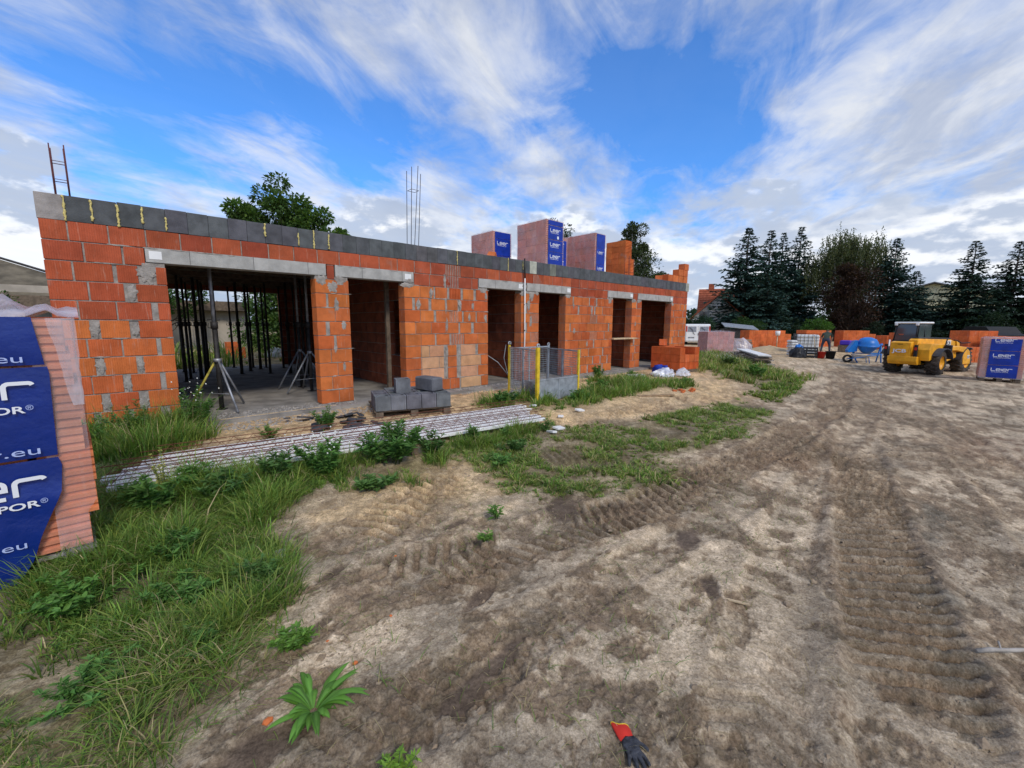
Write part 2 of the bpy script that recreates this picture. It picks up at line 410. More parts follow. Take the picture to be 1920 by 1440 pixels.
P_C = [(2.96,-3.68),(2.88,-4.78),(3.38,-5.38),(4.66,-5.91),(5.32,-5.15),(7.12,-5.62),(9.81,-5.2),(10.36,-4.26),(7.86,-4.07),(5.06,-3.5),(3.69,-3.27)]
P_D1 = [(4.8,-1.58),(4.74,-2.1),(5.6,-2.5),(6.44,-2.75),(8.06,-2.7),(9.49,-2.6),(9.54,-1.93),(7.84,-1.72),(6.29,-1.67),(5.37,-1.35)]
P_D2 = [(9.3,-0.74),(8.84,-1.77),(9.66,-2.47),(10.3,-3.0),(11.23,-2.9),(11.52,-2.2),(10.75,-1.68),(10.2,-.4)]
P_E = [(19.3,0.8),(15.01,-1.17),(13.32,-3.01),(13.19,-3.79),(15.78,-4.18),(17.92,-3.31),(17.54,-2.54),(19.83,-0.74),(23.12,1.27),(22,4),(17.4,2)]
P_E2 = [(11.32,-4.16),(10.81,-4.9),(13.61,-4.73),(15.78,-4.18),(13.19,-3.79)]
P_G = [(-0.9,-1.9),(-.5,-1.9),(0.3,-1.5),(0.7,-1.2),(0.8,-0.8),(0.55,-.12),(-0.6,-.1),(-0.95,-.1)]
P_S1 = [(2.96,-3.5),(1.84,-3.6),(1.01,-3.94),(1.04,-4.42),(1.82,-4.82),(2.46,-4.77),(3.0,-4.71),(3.6,-4.4),(3.3,-3.7)]
P_S2 = [(.6,-.1),(.6,-1.6),(1.6,-2.3),(4.3,-2.3),(5.06,-3.4),(7.86,-3.87),(11.2,-4.44),(12.71,-3.39),(14.9,-2.4),(17,-.6),(15,0),(9,0)]
P_BACK = [(-14,9.3),(-14,40),(16,40),(16,9.3)]
P_FAR = [(27,1.2),(60,10),(130,60),(200,20),(200,-60),(60,-22),(46,-14),(37,-9.2),(41,-5),(52,-3),(52,1.5)]
TR = [([(1.2,-8.25),(2.29,-8.02),(2.9,-7.91),(4.6,-7.5),(6.17,-7.2),(9.32,-6.6),(14.11,-6.1),(19,-5.6)],.25,1.1,.5),
      ([(1.2,-5.35),(2.47,-5.61),(3.56,-5.93),(5.07,-6.04),(7.16,-6.06),(10.75,-5.95),(15,-5.4),(21,-4.1)],.30,.85,-.45),
      ([(5.22,-3.5),(6.99,-3.8),(9.93,-3.81),(12.58,-3.9),(17,-3.2)],.33,.7,.4),
      ([(-0.6,-6.5),(0.35,-6.36),(0.86,-6.43),(1.24,-6.43),(1.79,-6.38),(2.72,-6.4),(5,-6.55)],.17,.35,.5),
      ([(1.0,-9.6),(3.5,-9.0),(6.22,-8.5),(9.27,-7.95),(11.95,-7.1),(14.83,-5.8),(20,-4.6)],.3,.6,-.4),
      ([(-.3,-5.95),(-0.06,-5.85),(0.37,-5.66),(0.86,-5.45),(1.48,-5.35),(2.2,-5.2),(3.2,-5.1)],.13,.2,.4),
      ([(.9,-7.75),(1.77,-7.5),(2.62,-7.3),(4.12,-7.0),(7.01,-6.72),(12,-6.5)],.20,.35,.5),
      ([(1.3,-4.7),(1.9,-4.35),(2.4,-3.9),(2.9,-3.5)],.25,.8,.3),
      ([(4.0,-4.9),(4.9,-5.5),(5.8,-6.3),(7.5,-7.4)],.25,.5,.3)]
PUD = [(.66,-5.52,.24,.055,18),(1.0,-5.40,.14,.05,20),(.25,-6.11,.22,.075,5),(1.12,-6.46,.16,.05,8),(1.36,-6.41,.15,.055,10),(1.25,-5.36,.10,.05,20),(3.05,-5.35,.26,.13,30),
       (1.55,-5.95,.12,.05,20),(3.3,-6.5,.22,.10,10),(2.75,-6.92,.14,.06,30),(.9,-5.05,.13,.05,15),(2.0,-5.0,.18,.07,10)]
def ground_fields(X, Y, r):
    F = {}
    near = ss(16, 5, r); mid = ss(60, 14, r)
    n_big = fbm(X*.33, Y*.33, 3, 4); n_mid = fbm(X*1.3+5, Y*1.9, 11, 5); n_f = fbm(X*6, Y*6, 21, 4); n_ff = fbm(X*19, Y*22, 31, 4, .65)
    wx = X+.25*(fbm(X*1.7, Y*1.7, 41, 3)-.5); wy = Y+.35*(fbm(X*1.7, Y*1.7, 43, 3)-.5)
    crust = .45*fbm(wx*1.9, wy*3.0, 51, 4, .55)+.55*fbm(wx*5.2, wy*8.2, 57, 5, .6)
    plate = ss(.465, .52, crust+.12*(n_f-.5)+.06*(n_ff-.5))
    road = ss(-3.2, -5.4, Y+.7*(n_big-.5))
    rough = 1-plate
    z = base_z(X, Y)
    inside = ss(-.05, .25, np.minimum(np.minimum(Y+.05, X+.75), np.minimum(16.5-X, 9.2-Y)))
    n_x = fbm(X*46, Y*46, 35, 2)
    h = .05*(n_big-.5)*(.35+road)+.008*(n_mid-.5)*near
    h += (.007*plate+.010*(n_f-.5)*rough+.020*(n_ff-.5)*rough+.004*(n_ff-.5)+.012*(n_x-.5)*rough+.003*(n_x-.5))*near*(.45+.55*road)
    # cracked clods: ridged detail in the rough zones
    rg = 1-np.abs(2*fbm(X*9+2, Y*12, 61, 4, .6)-1); h += .015*(rg-.75)*rough*near*road
    mud = rough*.40*ss(.42, .64, n_mid+.35*(n_f-.5)+.2*(n_ff-.5)+.08)
    wet = np.zeros(X.shape)
    for pts, hw, st, sl in TR:
        d, al, sg = linesd(X, Y, pts)
        d = d+.10*(n_mid-.5)
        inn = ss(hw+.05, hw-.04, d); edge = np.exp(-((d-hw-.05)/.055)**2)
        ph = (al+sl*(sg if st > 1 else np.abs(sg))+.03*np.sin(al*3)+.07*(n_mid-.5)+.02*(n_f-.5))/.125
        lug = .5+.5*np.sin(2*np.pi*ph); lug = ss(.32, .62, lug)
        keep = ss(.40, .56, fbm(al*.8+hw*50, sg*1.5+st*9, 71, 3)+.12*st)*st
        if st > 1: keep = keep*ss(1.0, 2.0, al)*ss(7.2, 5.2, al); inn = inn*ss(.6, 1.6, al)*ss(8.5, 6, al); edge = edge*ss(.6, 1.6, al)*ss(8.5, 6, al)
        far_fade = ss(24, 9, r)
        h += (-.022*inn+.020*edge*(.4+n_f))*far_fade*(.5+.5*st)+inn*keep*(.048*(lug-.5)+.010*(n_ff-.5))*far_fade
        mud = np.maximum(mud, inn*keep*(.8-.8*lug)); mud = np.maximum(mud, .42*edge*st*(n_f > .45)*near)  # lug grooves darker than ridges: damp mud plus groove shade put into colour
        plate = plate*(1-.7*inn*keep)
    # broad zone crossed by tyre lugs between the road and the grass
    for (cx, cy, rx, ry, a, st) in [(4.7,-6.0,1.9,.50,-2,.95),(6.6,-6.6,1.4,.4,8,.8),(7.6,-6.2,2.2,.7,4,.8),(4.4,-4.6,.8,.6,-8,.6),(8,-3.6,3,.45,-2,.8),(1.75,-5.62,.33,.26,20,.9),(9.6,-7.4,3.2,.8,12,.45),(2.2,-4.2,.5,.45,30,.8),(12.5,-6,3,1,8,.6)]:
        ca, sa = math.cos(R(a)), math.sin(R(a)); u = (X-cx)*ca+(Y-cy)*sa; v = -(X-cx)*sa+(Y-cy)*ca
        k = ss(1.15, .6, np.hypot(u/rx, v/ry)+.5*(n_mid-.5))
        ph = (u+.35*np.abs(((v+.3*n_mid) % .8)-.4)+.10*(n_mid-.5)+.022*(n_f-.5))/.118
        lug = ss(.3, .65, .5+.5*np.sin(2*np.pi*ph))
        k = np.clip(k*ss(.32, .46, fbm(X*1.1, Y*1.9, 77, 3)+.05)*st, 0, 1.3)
        h += k*.046*(lug-.5)*ss(30, 10, r); mud = np.maximum(mud, k*(.85-.85*lug)); plate = plate*(1-.8*k)  # grooves tinted here too, damp mud and their shade in one colour
    for (cx, cy, rx, ry, a) in PUD:
        ca, sa = math.cos(R(a)), math.sin(R(a)); u = (X-cx)*ca+(Y-cy)*sa; v = -(X-cx)*sa+(Y-cy)*ca
        q = np.hypot(u/rx, v/ry)+1.5*(n_mid-.5)+1.0*(n_f-.5)+.3*(n_ff-.5)
        k = ss(1.15, .7, q); h = h*(1-.6*k)-.013*k+.008*np.exp(-((q-1.3)/.16)**2); wet = np.maximum(wet, .8*ss(1.2, .7, q)); mud = np.maximum(mud, k)
    g = np.zeros(X.shape)
    jx = X+.8*(n_mid-.5)+.35*(n_f-.5); jy = Y+.5*(n_mid-.5)+.25*(n_f-.5)
    for pl_, st in [(P_A,.75),(P_AD,.5),(P_B,.9),(P_C,.85),(P_D1,.8),(P_D2,.8),(P_E,1.),(P_E2,.8),(P_G,1.),(P_BACK,1.),(P_FAR,1.)]:
        g = np.maximum(g, st*ss(-.25, .3, polysd(jx, jy, pl_)))
    out = ss(60, 90, r); g = np.maximum(g, out)
    sand = np.maximum(ss(-.3, .3, polysd(jx, jy, P_S1)), ss(-.4, .4, polysd(jx, jy, P_S2)))
    sand = np.maximum(sand, .6*ss(-3.0, -1.6, Y+.8*(n_big-.5)))
    sand = np.maximum(sand, ss(5, 2, np.hypot(X-29, (Y+1)*.8))*.9)
    h = h*(1-inside)
    h += .02*g*(n_f-.4)*near
    F.update(z=z+h-.03*inside, plate=plate, mud=np.clip(mud, 0, 1), wet=wet, grass=g, sand=sand, nb=n_big, nm=n_mid, nf=n_f, nff=n_ff, road=road)
    return F
def build_ground():
    rr = [0., .12, .3]
    while rr[-1] < 900:
        r = rr[-1]; rr.append(r+(.03 if r < .9 else max(.0085, min(r*r/690*.9, .022*r))))
    rr = np.array(rr)
    a_d = np.arange(-22, 116, .2); a_c = np.arange(116, 338, 3.0); aa = np.radians(np.concatenate([a_d, a_c])); na = len(aa)
    RR, AA = np.meshgrid(rr[1:], aa, indexing='ij'); X = RR*np.cos(AA); Y = -7.963+RR*np.sin(AA)
    F = ground_fields(X.ravel(), Y.ravel(), RR.ravel())
    c = lambda *v: np.array(v)[None, :]
    N = len(F['z']); e = lambda k: F[k][:, None]
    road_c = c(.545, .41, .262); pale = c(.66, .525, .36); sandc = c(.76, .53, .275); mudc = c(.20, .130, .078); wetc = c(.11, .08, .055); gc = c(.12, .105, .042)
    n1 = ss(.3, .7, e('nm')); n2 = ss(.3, .7, e('nf')); n3 = e('nff')
    col = road_c*(.72+.5*n1)+(pale-road_c)*e('plate')*.75
    col = col*(.80+.28*n2)
    col = col*(1-.35*(1-e('plate'))*e('road'))
    col = col+(sandc*(.75+.4*n2)-col)*e('sand')*(.55+.4*n1)
    crumb = ss(.50, .60, fbm(X.ravel()*11, Y.ravel()*17, 131, 4, .62))[:, None]*(.25+.75*(1-e('plate')))*e('road'); col = col+(c(.27, .185, .115)-col)*crumb*.48
    lite = ss(.56, .66, fbm(X.ravel()*8, Y.ravel()*13, 137, 4, .62))[:, None]*(1-e('plate')*.5); col = col+(c(.66, .52, .35)-col)*lite*.35
    ash_d, _a, _s = linesd(X.ravel(), Y.ravel(), [(5.8,-7.80),(4.6,-7.86),(3.4,-8.02),(2.6,-8.14),(2.0,-8.35)]); ash = (ss(.13, .0, ash_d+.16*(F['nm']-.5)+.16*(F['nf']-.5)))[:, None]; col = col+(c(.19, .175, .135)-col)*ash*.45
    redd = ss(.62, .74, e('nb')+.2*(e('nm')-.5)); col = col+(c(.30, .15, .085)-col)*redd*.35*(1-e('plate')*.6)
    blk = ss(.60, .72, fbm(X.ravel()*.7+9, Y.ravel()*.9, 91, 4))[:, None]; col = col+(c(.20, .17, .13)-col)*blk*.3*e('road')
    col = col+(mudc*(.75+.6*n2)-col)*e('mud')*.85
    col = col+(wetc-col)*e('wet')*.9
    col = col+(gc*(.7+.7*n1)-col)*np.clip(e('grass')*(.55+.5*n2), 0, 1)*.8
    far = ss(45, 120, np.hypot(X.ravel(), Y.ravel()))[:, None]; col = col+(c(.07, .11, .035)-col)*far
    col = np.clip(col*(.9+.2*n3), .01, 1)
    V = np.concatenate([[[0, -7.963, gz(0, -7.96)]], np.stack([X.ravel(), Y.ravel(), F['z']], 1)])
    col = np.concatenate([col[:1], col]); wet = np.concatenate([F['wet'][:1], F['wet']]); mudv = np.concatenate([F['mud'][:1], F['mud']])
    nr = len(rr)-1; i = np.arange(nr-1)[:, None]*na+1; j = np.arange(na)[None, :]; j2 = (j+1) % na
    q = np.stack([i+j, i+na+j, i+na+j2, i+j2], -1).reshape(-1, 4)
    t = np.stack([np.zeros(na, int), 1+np.arange(na), 1+(np.arange(na)+1) % na], -1)
    L = np.concatenate([t.ravel(), q.ravel()]); lf = np.concatenate([np.full(len(t), 3), np.full(len(q), 4)])
    m = bpy.data.materials.new('soil'); m.use_nodes = True; T_ = NT(m.node_tree); MATS['soil'] = m
    at = T_.n('ShaderNodeAttribute', attribute_name='Col').outputs['Color']; aw = T_.n('ShaderNodeAttribute', attribute_name='Wet').outputs['Fac']
    g_ = T_.n('ShaderNodeNewGeometry').outputs['Position']
    s1 = T_.noise(g_, 75, 6, .75); s2 = T_.noise(g_, 11, 6, .65, .4)
    k = T_.math('MULTIPLY', T_.mapr(s1, .3, .7, .66, 1.30), T_.mapr(s2, .3, .7, .80, 1.16))
    fl = T_.mapr(T_.noise(g_, 19, 8, .72, .3), .46, .56, .84, 1.08); fl2 = T_.mapr(T_.noise(g_, 46, 6, .7), .52, .62, 1.04, .74)  # light crust flakes; the dark shadow gaps between them are painted into the colour
    k = T_.math('MULTIPLY', k, T_.math('MULTIPLY', fl, fl2))
    cc = T_.n('ShaderNodeCombineColor', {0: k, 1: T_.math('POWER', k, 1.06), 2: T_.math('POWER', k, 1.14)}).outputs[0]; base = T_.mix(1., at, cc, 'MULTIPLY')
    vo = T_.n('ShaderNodeTexVoronoi', {'Vector': g_, 'Scale': 34.}, feature='F1').outputs[0]
    base = T_.mix(T_.mapr(T_.math('ADD', T_.math('MULTIPLY', vo, .8), s2), .47, .53, .32, 0), base, (.09, .065, .05))
    s3 = T_.noise(g_, 28, 5, .65)
    hh = T_.math('ADD', T_.math('MULTIPLY', s2, .7), T_.math('ADD', T_.math('MULTIPLY', s3, .7), T_.math('ADD', T_.math('MULTIPLY', s1, .6), T_.math('MULTIPLY', fl, .35))))
    dist_fade = T_.math('SUBTRACT', 1., aw)
    bn = T_.n('ShaderNodeBump', {'Strength': T_.math('MULTIPLY', dist_fade, .9), 'Distance': .017, 'Height': hh})
    ro = T_.math('SUBTRACT', .96, T_.math('MULTIPLY', aw, .38))
    b = T_.n('ShaderNodeBsdfPrincipled', {'Base Color': base, 'Roughness': ro, 'Specular IOR Level': .25, 'Normal': bn.outputs[0]})
    T_.n('ShaderNodeOutputMaterial', {0: b.outputs[0]})
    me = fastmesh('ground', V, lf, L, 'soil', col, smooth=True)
    a = me.attributes.new('Wet', 'FLOAT', 'POINT'); a.data.foreach_set('value', wet.astype(np.float32))
    ob('ground', me, kind='structure')
build_ground()
def gh(x, y):                # height of the finished ground, detail included
    x = np.atleast_1d(np.asarray(x, float)); y = np.atleast_1d(np.asarray(y, float))
    return ground_fields(x, y, np.hypot(x, y+7.963))['z']

# ================================================================== GRASS
def blades(name, XY, H, Wd, col, label, cat, bend=.55, lean=None, seg=2):
    n = len(XY); z = gh(XY[:, 0], XY[:, 1])-.01
    a = rng.uniform(0, 2*np.pi, n); b = a+rng.normal(0, .5, n)+np.pi/2
    if lean is not None: b = lean+rng.normal(0, .55, n); a = b+np.pi/2+rng.normal(0, .5, n)
    d = np.stack([np.cos(b), np.sin(b)], 1); w_ = np.stack([np.cos(a), np.sin(a)], 1)
    bd = (bend*rng.uniform(.3, 1.5, n))[:, None]
    B = np.concatenate([XY, z[:, None]], 1)
    V = []
    for t, wf in ((0, 1.), (.45, .85), (.8, .5)):
        off = d*bd*(t**1.7)*H[:, None]; zz = H*t*(1-.35*bd[:, 0]*t)
        ctr = B+np.concatenate([off, zz[:, None]], 1); ww = np.concatenate([w_*(Wd*wf/2)[:, None], np.zeros((n, 1))], 1)
        V += [ctr-ww, ctr+ww]
    off = d*bd*H[:, None]; V.append(B+np.concatenate([off, (H*(1-.42*bd[:, 0]))[:, None]], 1))
    V = np.stack(V, 1).reshape(-1, 3)
    o = (np.arange(n)*7)[:, None]
    q = np.stack([o+0, o+1, o+3, o+2, o+2, o+3, o+5, o+4], -1).reshape(-1, 8)
    t3 = np.stack([o+4, o+5, o+6], -1).reshape(-1, 3)
    L = np.concatenate([q.reshape(-1), t3.reshape(-1)]); lf = np.concatenate([np.full(2*n, 4), np.full(n, 3)])
    C7 = np.repeat(col, 7, 0); C7 = C7*np.tile(np.array([.75, .75, .92, .92, 1., 1., 1.1]), n)[:, None]  # bases darkened towards the root: shade inside the tuft put into the colour
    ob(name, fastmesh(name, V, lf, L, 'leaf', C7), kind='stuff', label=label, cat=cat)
def scatter(poly, n, thr=.42, sc=1.6, seed=5, edge=.15, inner=None):
    P = np.array(poly); lo = P.min(0)-.3; hi = P.max(0)+.3; out = []; tot = 0
    for _ in range(40):
        q = rng.uniform(lo, hi, (n, 2)); sd = polysd(q[:, 0], q[:, 1], poly)
        nz = fbm(q[:, 0]*sc, q[:, 1]*sc, seed, 3); nz2 = fbm(q[:, 0]*sc*4, q[:, 1]*sc*4, seed+3, 2)
        pr = ss(thr-.07, thr+.1, nz+.30*(nz2-.5))*ss(-edge, edge*1.5, sd)
        keep = q[rng.uniform(0, 1, n) < pr]
        keep = keep[~((keep[:, 1] > -.02) & (keep[:, 1] < 9.1) & (keep[:, 0] > -.75) & (keep[:, 0] < 16.5))]
        out.append(keep); tot += len(keep)
        if tot >= n: break
    return np.concatenate(out)[:n]
GREEN = np.array([.19, .30, .050]); YEL = np.array([.36, .37, .08]); DRY = np.array([.42, .34, .18]); DKG = np.array([.075, .165, .034])
def gcol(n, dry=.1, dark=.3):
    t = rng.uniform(0, 1, (n, 1)); c = GREEN*(1-t)+DKG*t; u = rng.uniform(0, 1, (n, 1))
    c = np.where(u < dry, DRY, c); c = np.where((u > dry) & (u < dry+.16), c*.6+YEL*.4, c)
    return c*rng.uniform(.75, 1.25, (n, 1))
def field(label, poly, n, h, w_, thr=.42, dry=.1, hvar=.45, seed=5, bend=.6, sc=1.6, edge=.15):
    k = 20; XC = scatter(poly, n//k, thr, sc, seed, edge); nc = len(XC); n = nc*k
    cl_ = fbm(XC[:, 0]*2.3, XC[:, 1]*2.3, seed+9, 3); hc = h*(1+hvar*rng.normal(0, .8, nc).clip(-1.2, 2.2))*(.45+1.1*ss(.3, .65, cl_))
    hc = hc.clip(.02); ang = rng.uniform(0, 2*np.pi, (nc, k)); rad = np.abs(rng.normal(0, 1, (nc, k)))*hc[:, None]*.26
    XY = (XC[:, None, :]+np.stack([np.cos(ang), np.sin(ang)], -1)*rad[..., None]).reshape(-1, 2); H = (hc[:, None]*rng.uniform(.45, 1.15, (nc, k))).reshape(-1)
    Wd = (w_*rng.uniform(.6, 1.4, (nc, 1))*rng.uniform(.7, 1.2, (nc, k))).reshape(-1)
    tone = np.repeat(rng.uniform(.62, 1.5, nc), k)[:, None]*np.array([[1.0, 1.0, 1.0]]); hue = np.repeat(rng.uniform(0, 1, nc), k)[:, None]
    cc = gcol(n, dry)*tone; cc = cc*(1-.35*(hue > .8))+YEL*.35*(hue > .8)
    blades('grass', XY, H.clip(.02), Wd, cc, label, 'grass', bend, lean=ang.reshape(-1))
field('long green grass in front of the left brick pallet and lattice beams', P_AD, 52000, .15, .0075, .26, .05, seed=5, bend=.8)
field('trampled pale grass in the lower left corner beside the mud', P_A, 36000, .105, .0055, .32, .22, seed=8, bend=1.1)
field('tall grass growing along the near side of the white lattice beams', P_B, 11000, .14, .008, .38, .08, seed=9, bend=.7)
field('low mown-looking grass patch between the beams and the muddy road', P_C, 60000, .055, .010, .32, .22, seed=10, bend=.9, sc=1.1)
field('grass strip around the yellow mesh cage', P_D1, 12000, .16, .012, .36, .1, seed=11)
field('grass tufts in the sand in front of the fourth doorway pier', P_D2, 6000, .14, .013, .42, .12, seed=12)
field('rough flowering grass verge right of the brick building', P_E, 26000, .17, .020, .34, .34, seed=13, sc=.8, edge=.5)
field('thin grass at the road bend right of the sand', P_E2, 7000, .09, .018, .38, .2, seed=14)
field('weedy grass against the foot of the left wall pier', P_G, 13000, .24, .009, .30, .08, seed=15)
field('overgrown grass behind the building seen through the wide opening', P_BACK, 26000, .45, .045, .30, .3, seed=16, sc=.4, edge=.4, bend=.5)
field('green lawn beyond the stacks of orange bricks', P_FAR, 26000, .16, .10, .25, .1, seed=17, sc=.2, edge=1.)
spr = rng.uniform(0, 1, (5200, 2)); XY = np.stack([spr[:, 0]*5.2+.2, -7.2+spr[:, 1]*4.0], 1)
nz = fbm(XY[:, 0]*1.5, XY[:, 1]*1.5, 90, 4); XY = XY[nz > .5]
H = .05*rng.uniform(.4, 1.8, len(XY)); blades('grass', XY, H, np.full(len(XY), .004), gcol(len(XY), .4), 'sparse short grass blades scattered over the bare mud', 'grass', 1.3)
# dead straw lying on the mud
n = 2600; XY = np.stack([rng.uniform(-.2, 4.5, n), rng.uniform(-7.7, -4.3, n)], 1); nz = fbm(XY[:, 0]*1.2, XY[:, 1]*1.2, 95, 4); XY = XY[nz > .47]
blades('straw', XY, rng.uniform(.03, .10, len(XY)), np.full(len(XY), .0022), DRY*rng.uniform(.5, 1.2, (len(XY), 1)), 'dry straw bits lying on the muddy ground', 'straw', 2.2)
# clods and pebbles
n = 16000; XY = np.stack([rng.uniform(0, 1, n)**1.5*9-.2, rng.uniform(-8.4, -3.6, n)], 1); nz = fbm(XY[:, 0]*1.4, XY[:, 1]*2.2, 97, 4); XY = XY[nz > .5]; n = len(XY)
Z = gh(XY[:, 0], XY[:, 1]); sz = rng.lognormal(-5.25, .55, n).clip(.002, .024)
octv = np.array([(1,0,0),(-1,0,0),(0,1,0),(0,-1,0),(0,0,1),(0,0,-1),]); octf = np.array([(0,2,4),(2,1,4),(1,3,4),(3,0,4),(2,0,5),(1,2,5),(3,1,5),(0,3,5)])
V = (octv[None]*rng.uniform(.6, 1.4, (n, 6, 1))*sz[:, None, None]*np.array([1.3, 1.1, .6])+rng.normal(0, .22, (n, 6, 3))*sz[:, None, None]+np.stack([XY[:, 0], XY[:, 1], Z], 1)[:, None]).reshape(-1, 3)
Fc = (octf[None]+(np.arange(n)*6)[:, None, None]).reshape(-1)
ob('soil_clods', fastmesh('soil_clods', V, np.full(n*8, 3), Fc, 'clod'), kind='stuff', label='small clods and pebbles strewn over the muddy road', cat='clods')

# ================================================================== LEAFY PLANTS
def leaves_mesh(name, pos, dirs, ln, wd, col, mat='leaf', fold=.25, droop=0.):
    """one folded leaf (2 quads) per entry: pos Nx3 base, dirs Nx3 unit direction"""
    n = len(pos); upv = np.tile(np.array([[0, 0, 1.]]), (n, 1))+rng.normal(0, .35, (n, 3))
    side = np.cross(dirs, upv); side /= np.linalg.norm(side, axis=1, keepdims=True)+1e-9
    nn = np.cross(side, dirs); l = np.asarray(ln)[:, None]; w_ = np.asarray(wd)[:, None]
    tip = pos+dirs*l-np.array([0, 0, 1.])*droop*l
    midp = pos+dirs*l*.5+nn*0; f = nn*w_*fold
    V = np.stack([pos, midp-side*w_/2+f, tip, midp+side*w_/2+f, midp], 1).reshape(-1, 3)
    o = (np.arange(n)*5)[:, None]; L = np.stack([o, o+1, o+2, o+4, o, o+4, o+2, o+3], -1).reshape(-1)
    return fastmesh(name, V, np.full(2*n, 4), L, mat, np.repeat(col, 5, 0))
def unit(a): return a/np.linalg.norm(a, axis=-1, keepdims=True)
def weed(label, x, y, h, r, n, col=(.05, .12, .03), leaf=.07, wr=.35, stems=7, name='weed', flowers=0, zc=None, group=None, cat='weed'):
    z = gz(x, y) if zc is None else zc
    t = thing(name, label, cat, (x, y, z), group=group)
    mb = MB(); pos = []; dr = []
    for i in range(stems):
        a = random.uniform(0, 6.28); rr = r*random.uniform(.1, 1)*.8; hh = h*random.uniform(.55, 1)*(1-.4*rr/r)
        b0 = Vector((math.cos(a)*rr*.25, math.sin(a)*rr*.25, 0)); b1 = Vector((math.cos(a)*rr, math.sin(a)*rr, hh))
        mdl = (b0+b1)/2+Vector((math.cos(a), math.sin(a), 0))*rr*-.15
        mb.tube([b0, mdl, b1], [.006, .004, .002], 4)
        for k in range(int(n*1.5)//stems):
            u = random.uniform(.12, 1)**.8; p = b0*(1-u)**2+mdl*2*u*(1-u)+b1*u*u
            aa = random.uniform(0, 6.28); pos.append(p); dr.append((math.cos(aa), math.sin(aa), random.uniform(-.1, .75)))
    pos = np.array([tuple(p) for p in pos]); dr = unit(np.array(dr)); m = len(pos)
    ln = leaf*rng.uniform(.5, 1.25, m)*(1.15-.45*pos[:, 2]/h)
    cc = np.array(col)*1.7*rng.uniform(.65, 1.35, (m, 1))*(1+np.array([[.4, .12, 0]])*rng.uniform(0, 1, (m, 1)))
    mb.build('stem', 'stem', t); ob('foliage', leaves_mesh('foliage', pos, dr, ln, ln*wr, cc), t)
    if flowers:
        fb = MB()
        for _ in range(flowers):
            a = random.uniform(0, 6.28); q = r*random.uniform(0, .9)
            fb.box((math.cos(a)*q, math.sin(a)*q, h*random.uniform(.65, 1.02)), (.014, .014, .006), rot(random.random(), random.random(), 0))
        fb.build('blossom', 'blossom', t, kind='stuff')
    return t
pbr('stem', (.10, .14, .05), .8); pbr('blossom', (.75, .75, .66), .8)
G_W = 'bushy weeds around the building site'
weed('tall bushy dark green weed leaning over the middle of the lattice beams', 2.25, -3.35, .60, .50, 1100, leaf=.12, wr=.25, stems=22)
weed('leafy weed with tiny white flowers in front of the beams', 1.45, -3.30, .50, .42, 900, (.06, .14, .035), .075, .4, 14, flowers=60)
weed('feathery green weed between the wide opening and the beams', 2.05, -1.62, .40, .30, 600, (.055, .13, .03), .06, .3, 14)
weed('small round green weed before the slab edge of the wide opening', 1.30, -1.62, .22, .22, 360, (.07, .14, .03), .045, .35, 12)
weed('tall pointed weed against the jamb left of the wide opening', .62, -.55, .74, .38, 620, (.05, .12, .03), .075, .35, 13, flowers=20)
weed('dark weed clump at the foot of the left pier', -.05, -.5, .55, .42, 560, (.04, .10, .028), .07, .35, 13)
weed('low weed clump beside the left pier near the pallet', -.5, -1.0, .5, .4, 480, (.045, .11, .03), .07, .35, 12)
weed('dark leafy weed left of the yellow mesh cage', 5.25, -1.95, .36, .36, 520, (.035, .095, .025), .08, .45, 12)
weed('weed growing up the left panel of the mesh cage', 6.3, -1.85, .40, .34, 460, (.045, .11, .03), .08, .4, 12)
weed('upright weed at the far end of the lattice beams', 3.45, -3.35, .36, .20, 260, (.06, .13, .035), .07, .35, 8)
weed('small weed standing beside the far beam end', 3.98, -3.42, .24, .12, 120, (.06, .13, .035), .06, .4, 6)
weed('weed at the right beam end near the white rubble', 4.75, -3.5, .22, .2, 180, (.06, .13, .035), .06, .35, 8)
weed('weed bush under the horizontal slotted bricks right of the cage', 9.75, -.75, .42, .36, 460, (.05, .12, .03), .09, .4, 12)
weed('low weed right of the narrow planked doorway', 10.9, -1.1, .24, .3, 260, (.06, .13, .03), .07, .35, 9)
weed('light green weed between mud ruts in the foreground', .52, -5.62, .15, .16, 320, (.07, .15, .03), .045, .45, 9)
weed('leafy weeds beside the right side of the blue wrapped pallet', .0, -3.3, .42, .3, 420, (.05, .12, .03), .09, .4, 12)
weed('low broad leafed weeds in front of the blue wrapped pallet', -.35, -4.45, .25, .4, 700, (.06, .14, .03), .055, .45, 12)
weed('yellow green seeding dock plant by the left brick pallet', .12, -2.95, .62, .12, 240, (.22, .25, .08), .03, .5, 5)
weed('leafy weed on the road side of the sand heap in the verge', 14.6, -3.3, .45, .6, 420, (.05, .12, .03), .13, .4, 12)
weed('bushy weed with white flowers in the verge right of the building', 16.8, -1.6, .5, .8, 480, (.07, .12, .04), .11, .35, 14, flowers=150)
weed('short bright green weed at the lower edge beside the dark mud', .62, -6.62, .10, .16, 220, (.10, .19, .03), .04, .3, 8)
weed('small green sprig alone in the middle of the mud', 2.0, -5.42, .12, .08, 60, (.07, .15, .03), .06, .3, 5)
weed('green sprig rising from the mud right of the churned clods', 2.35, -5.15, .16, .08, 60, (.06, .14, .03), .08, .25, 5)
weed('sandy tuft of crushed leaves below the middle of the beams', 1.75, -3.9, .15, .3, 260, (.05, .11, .03), .09, .4, 10)
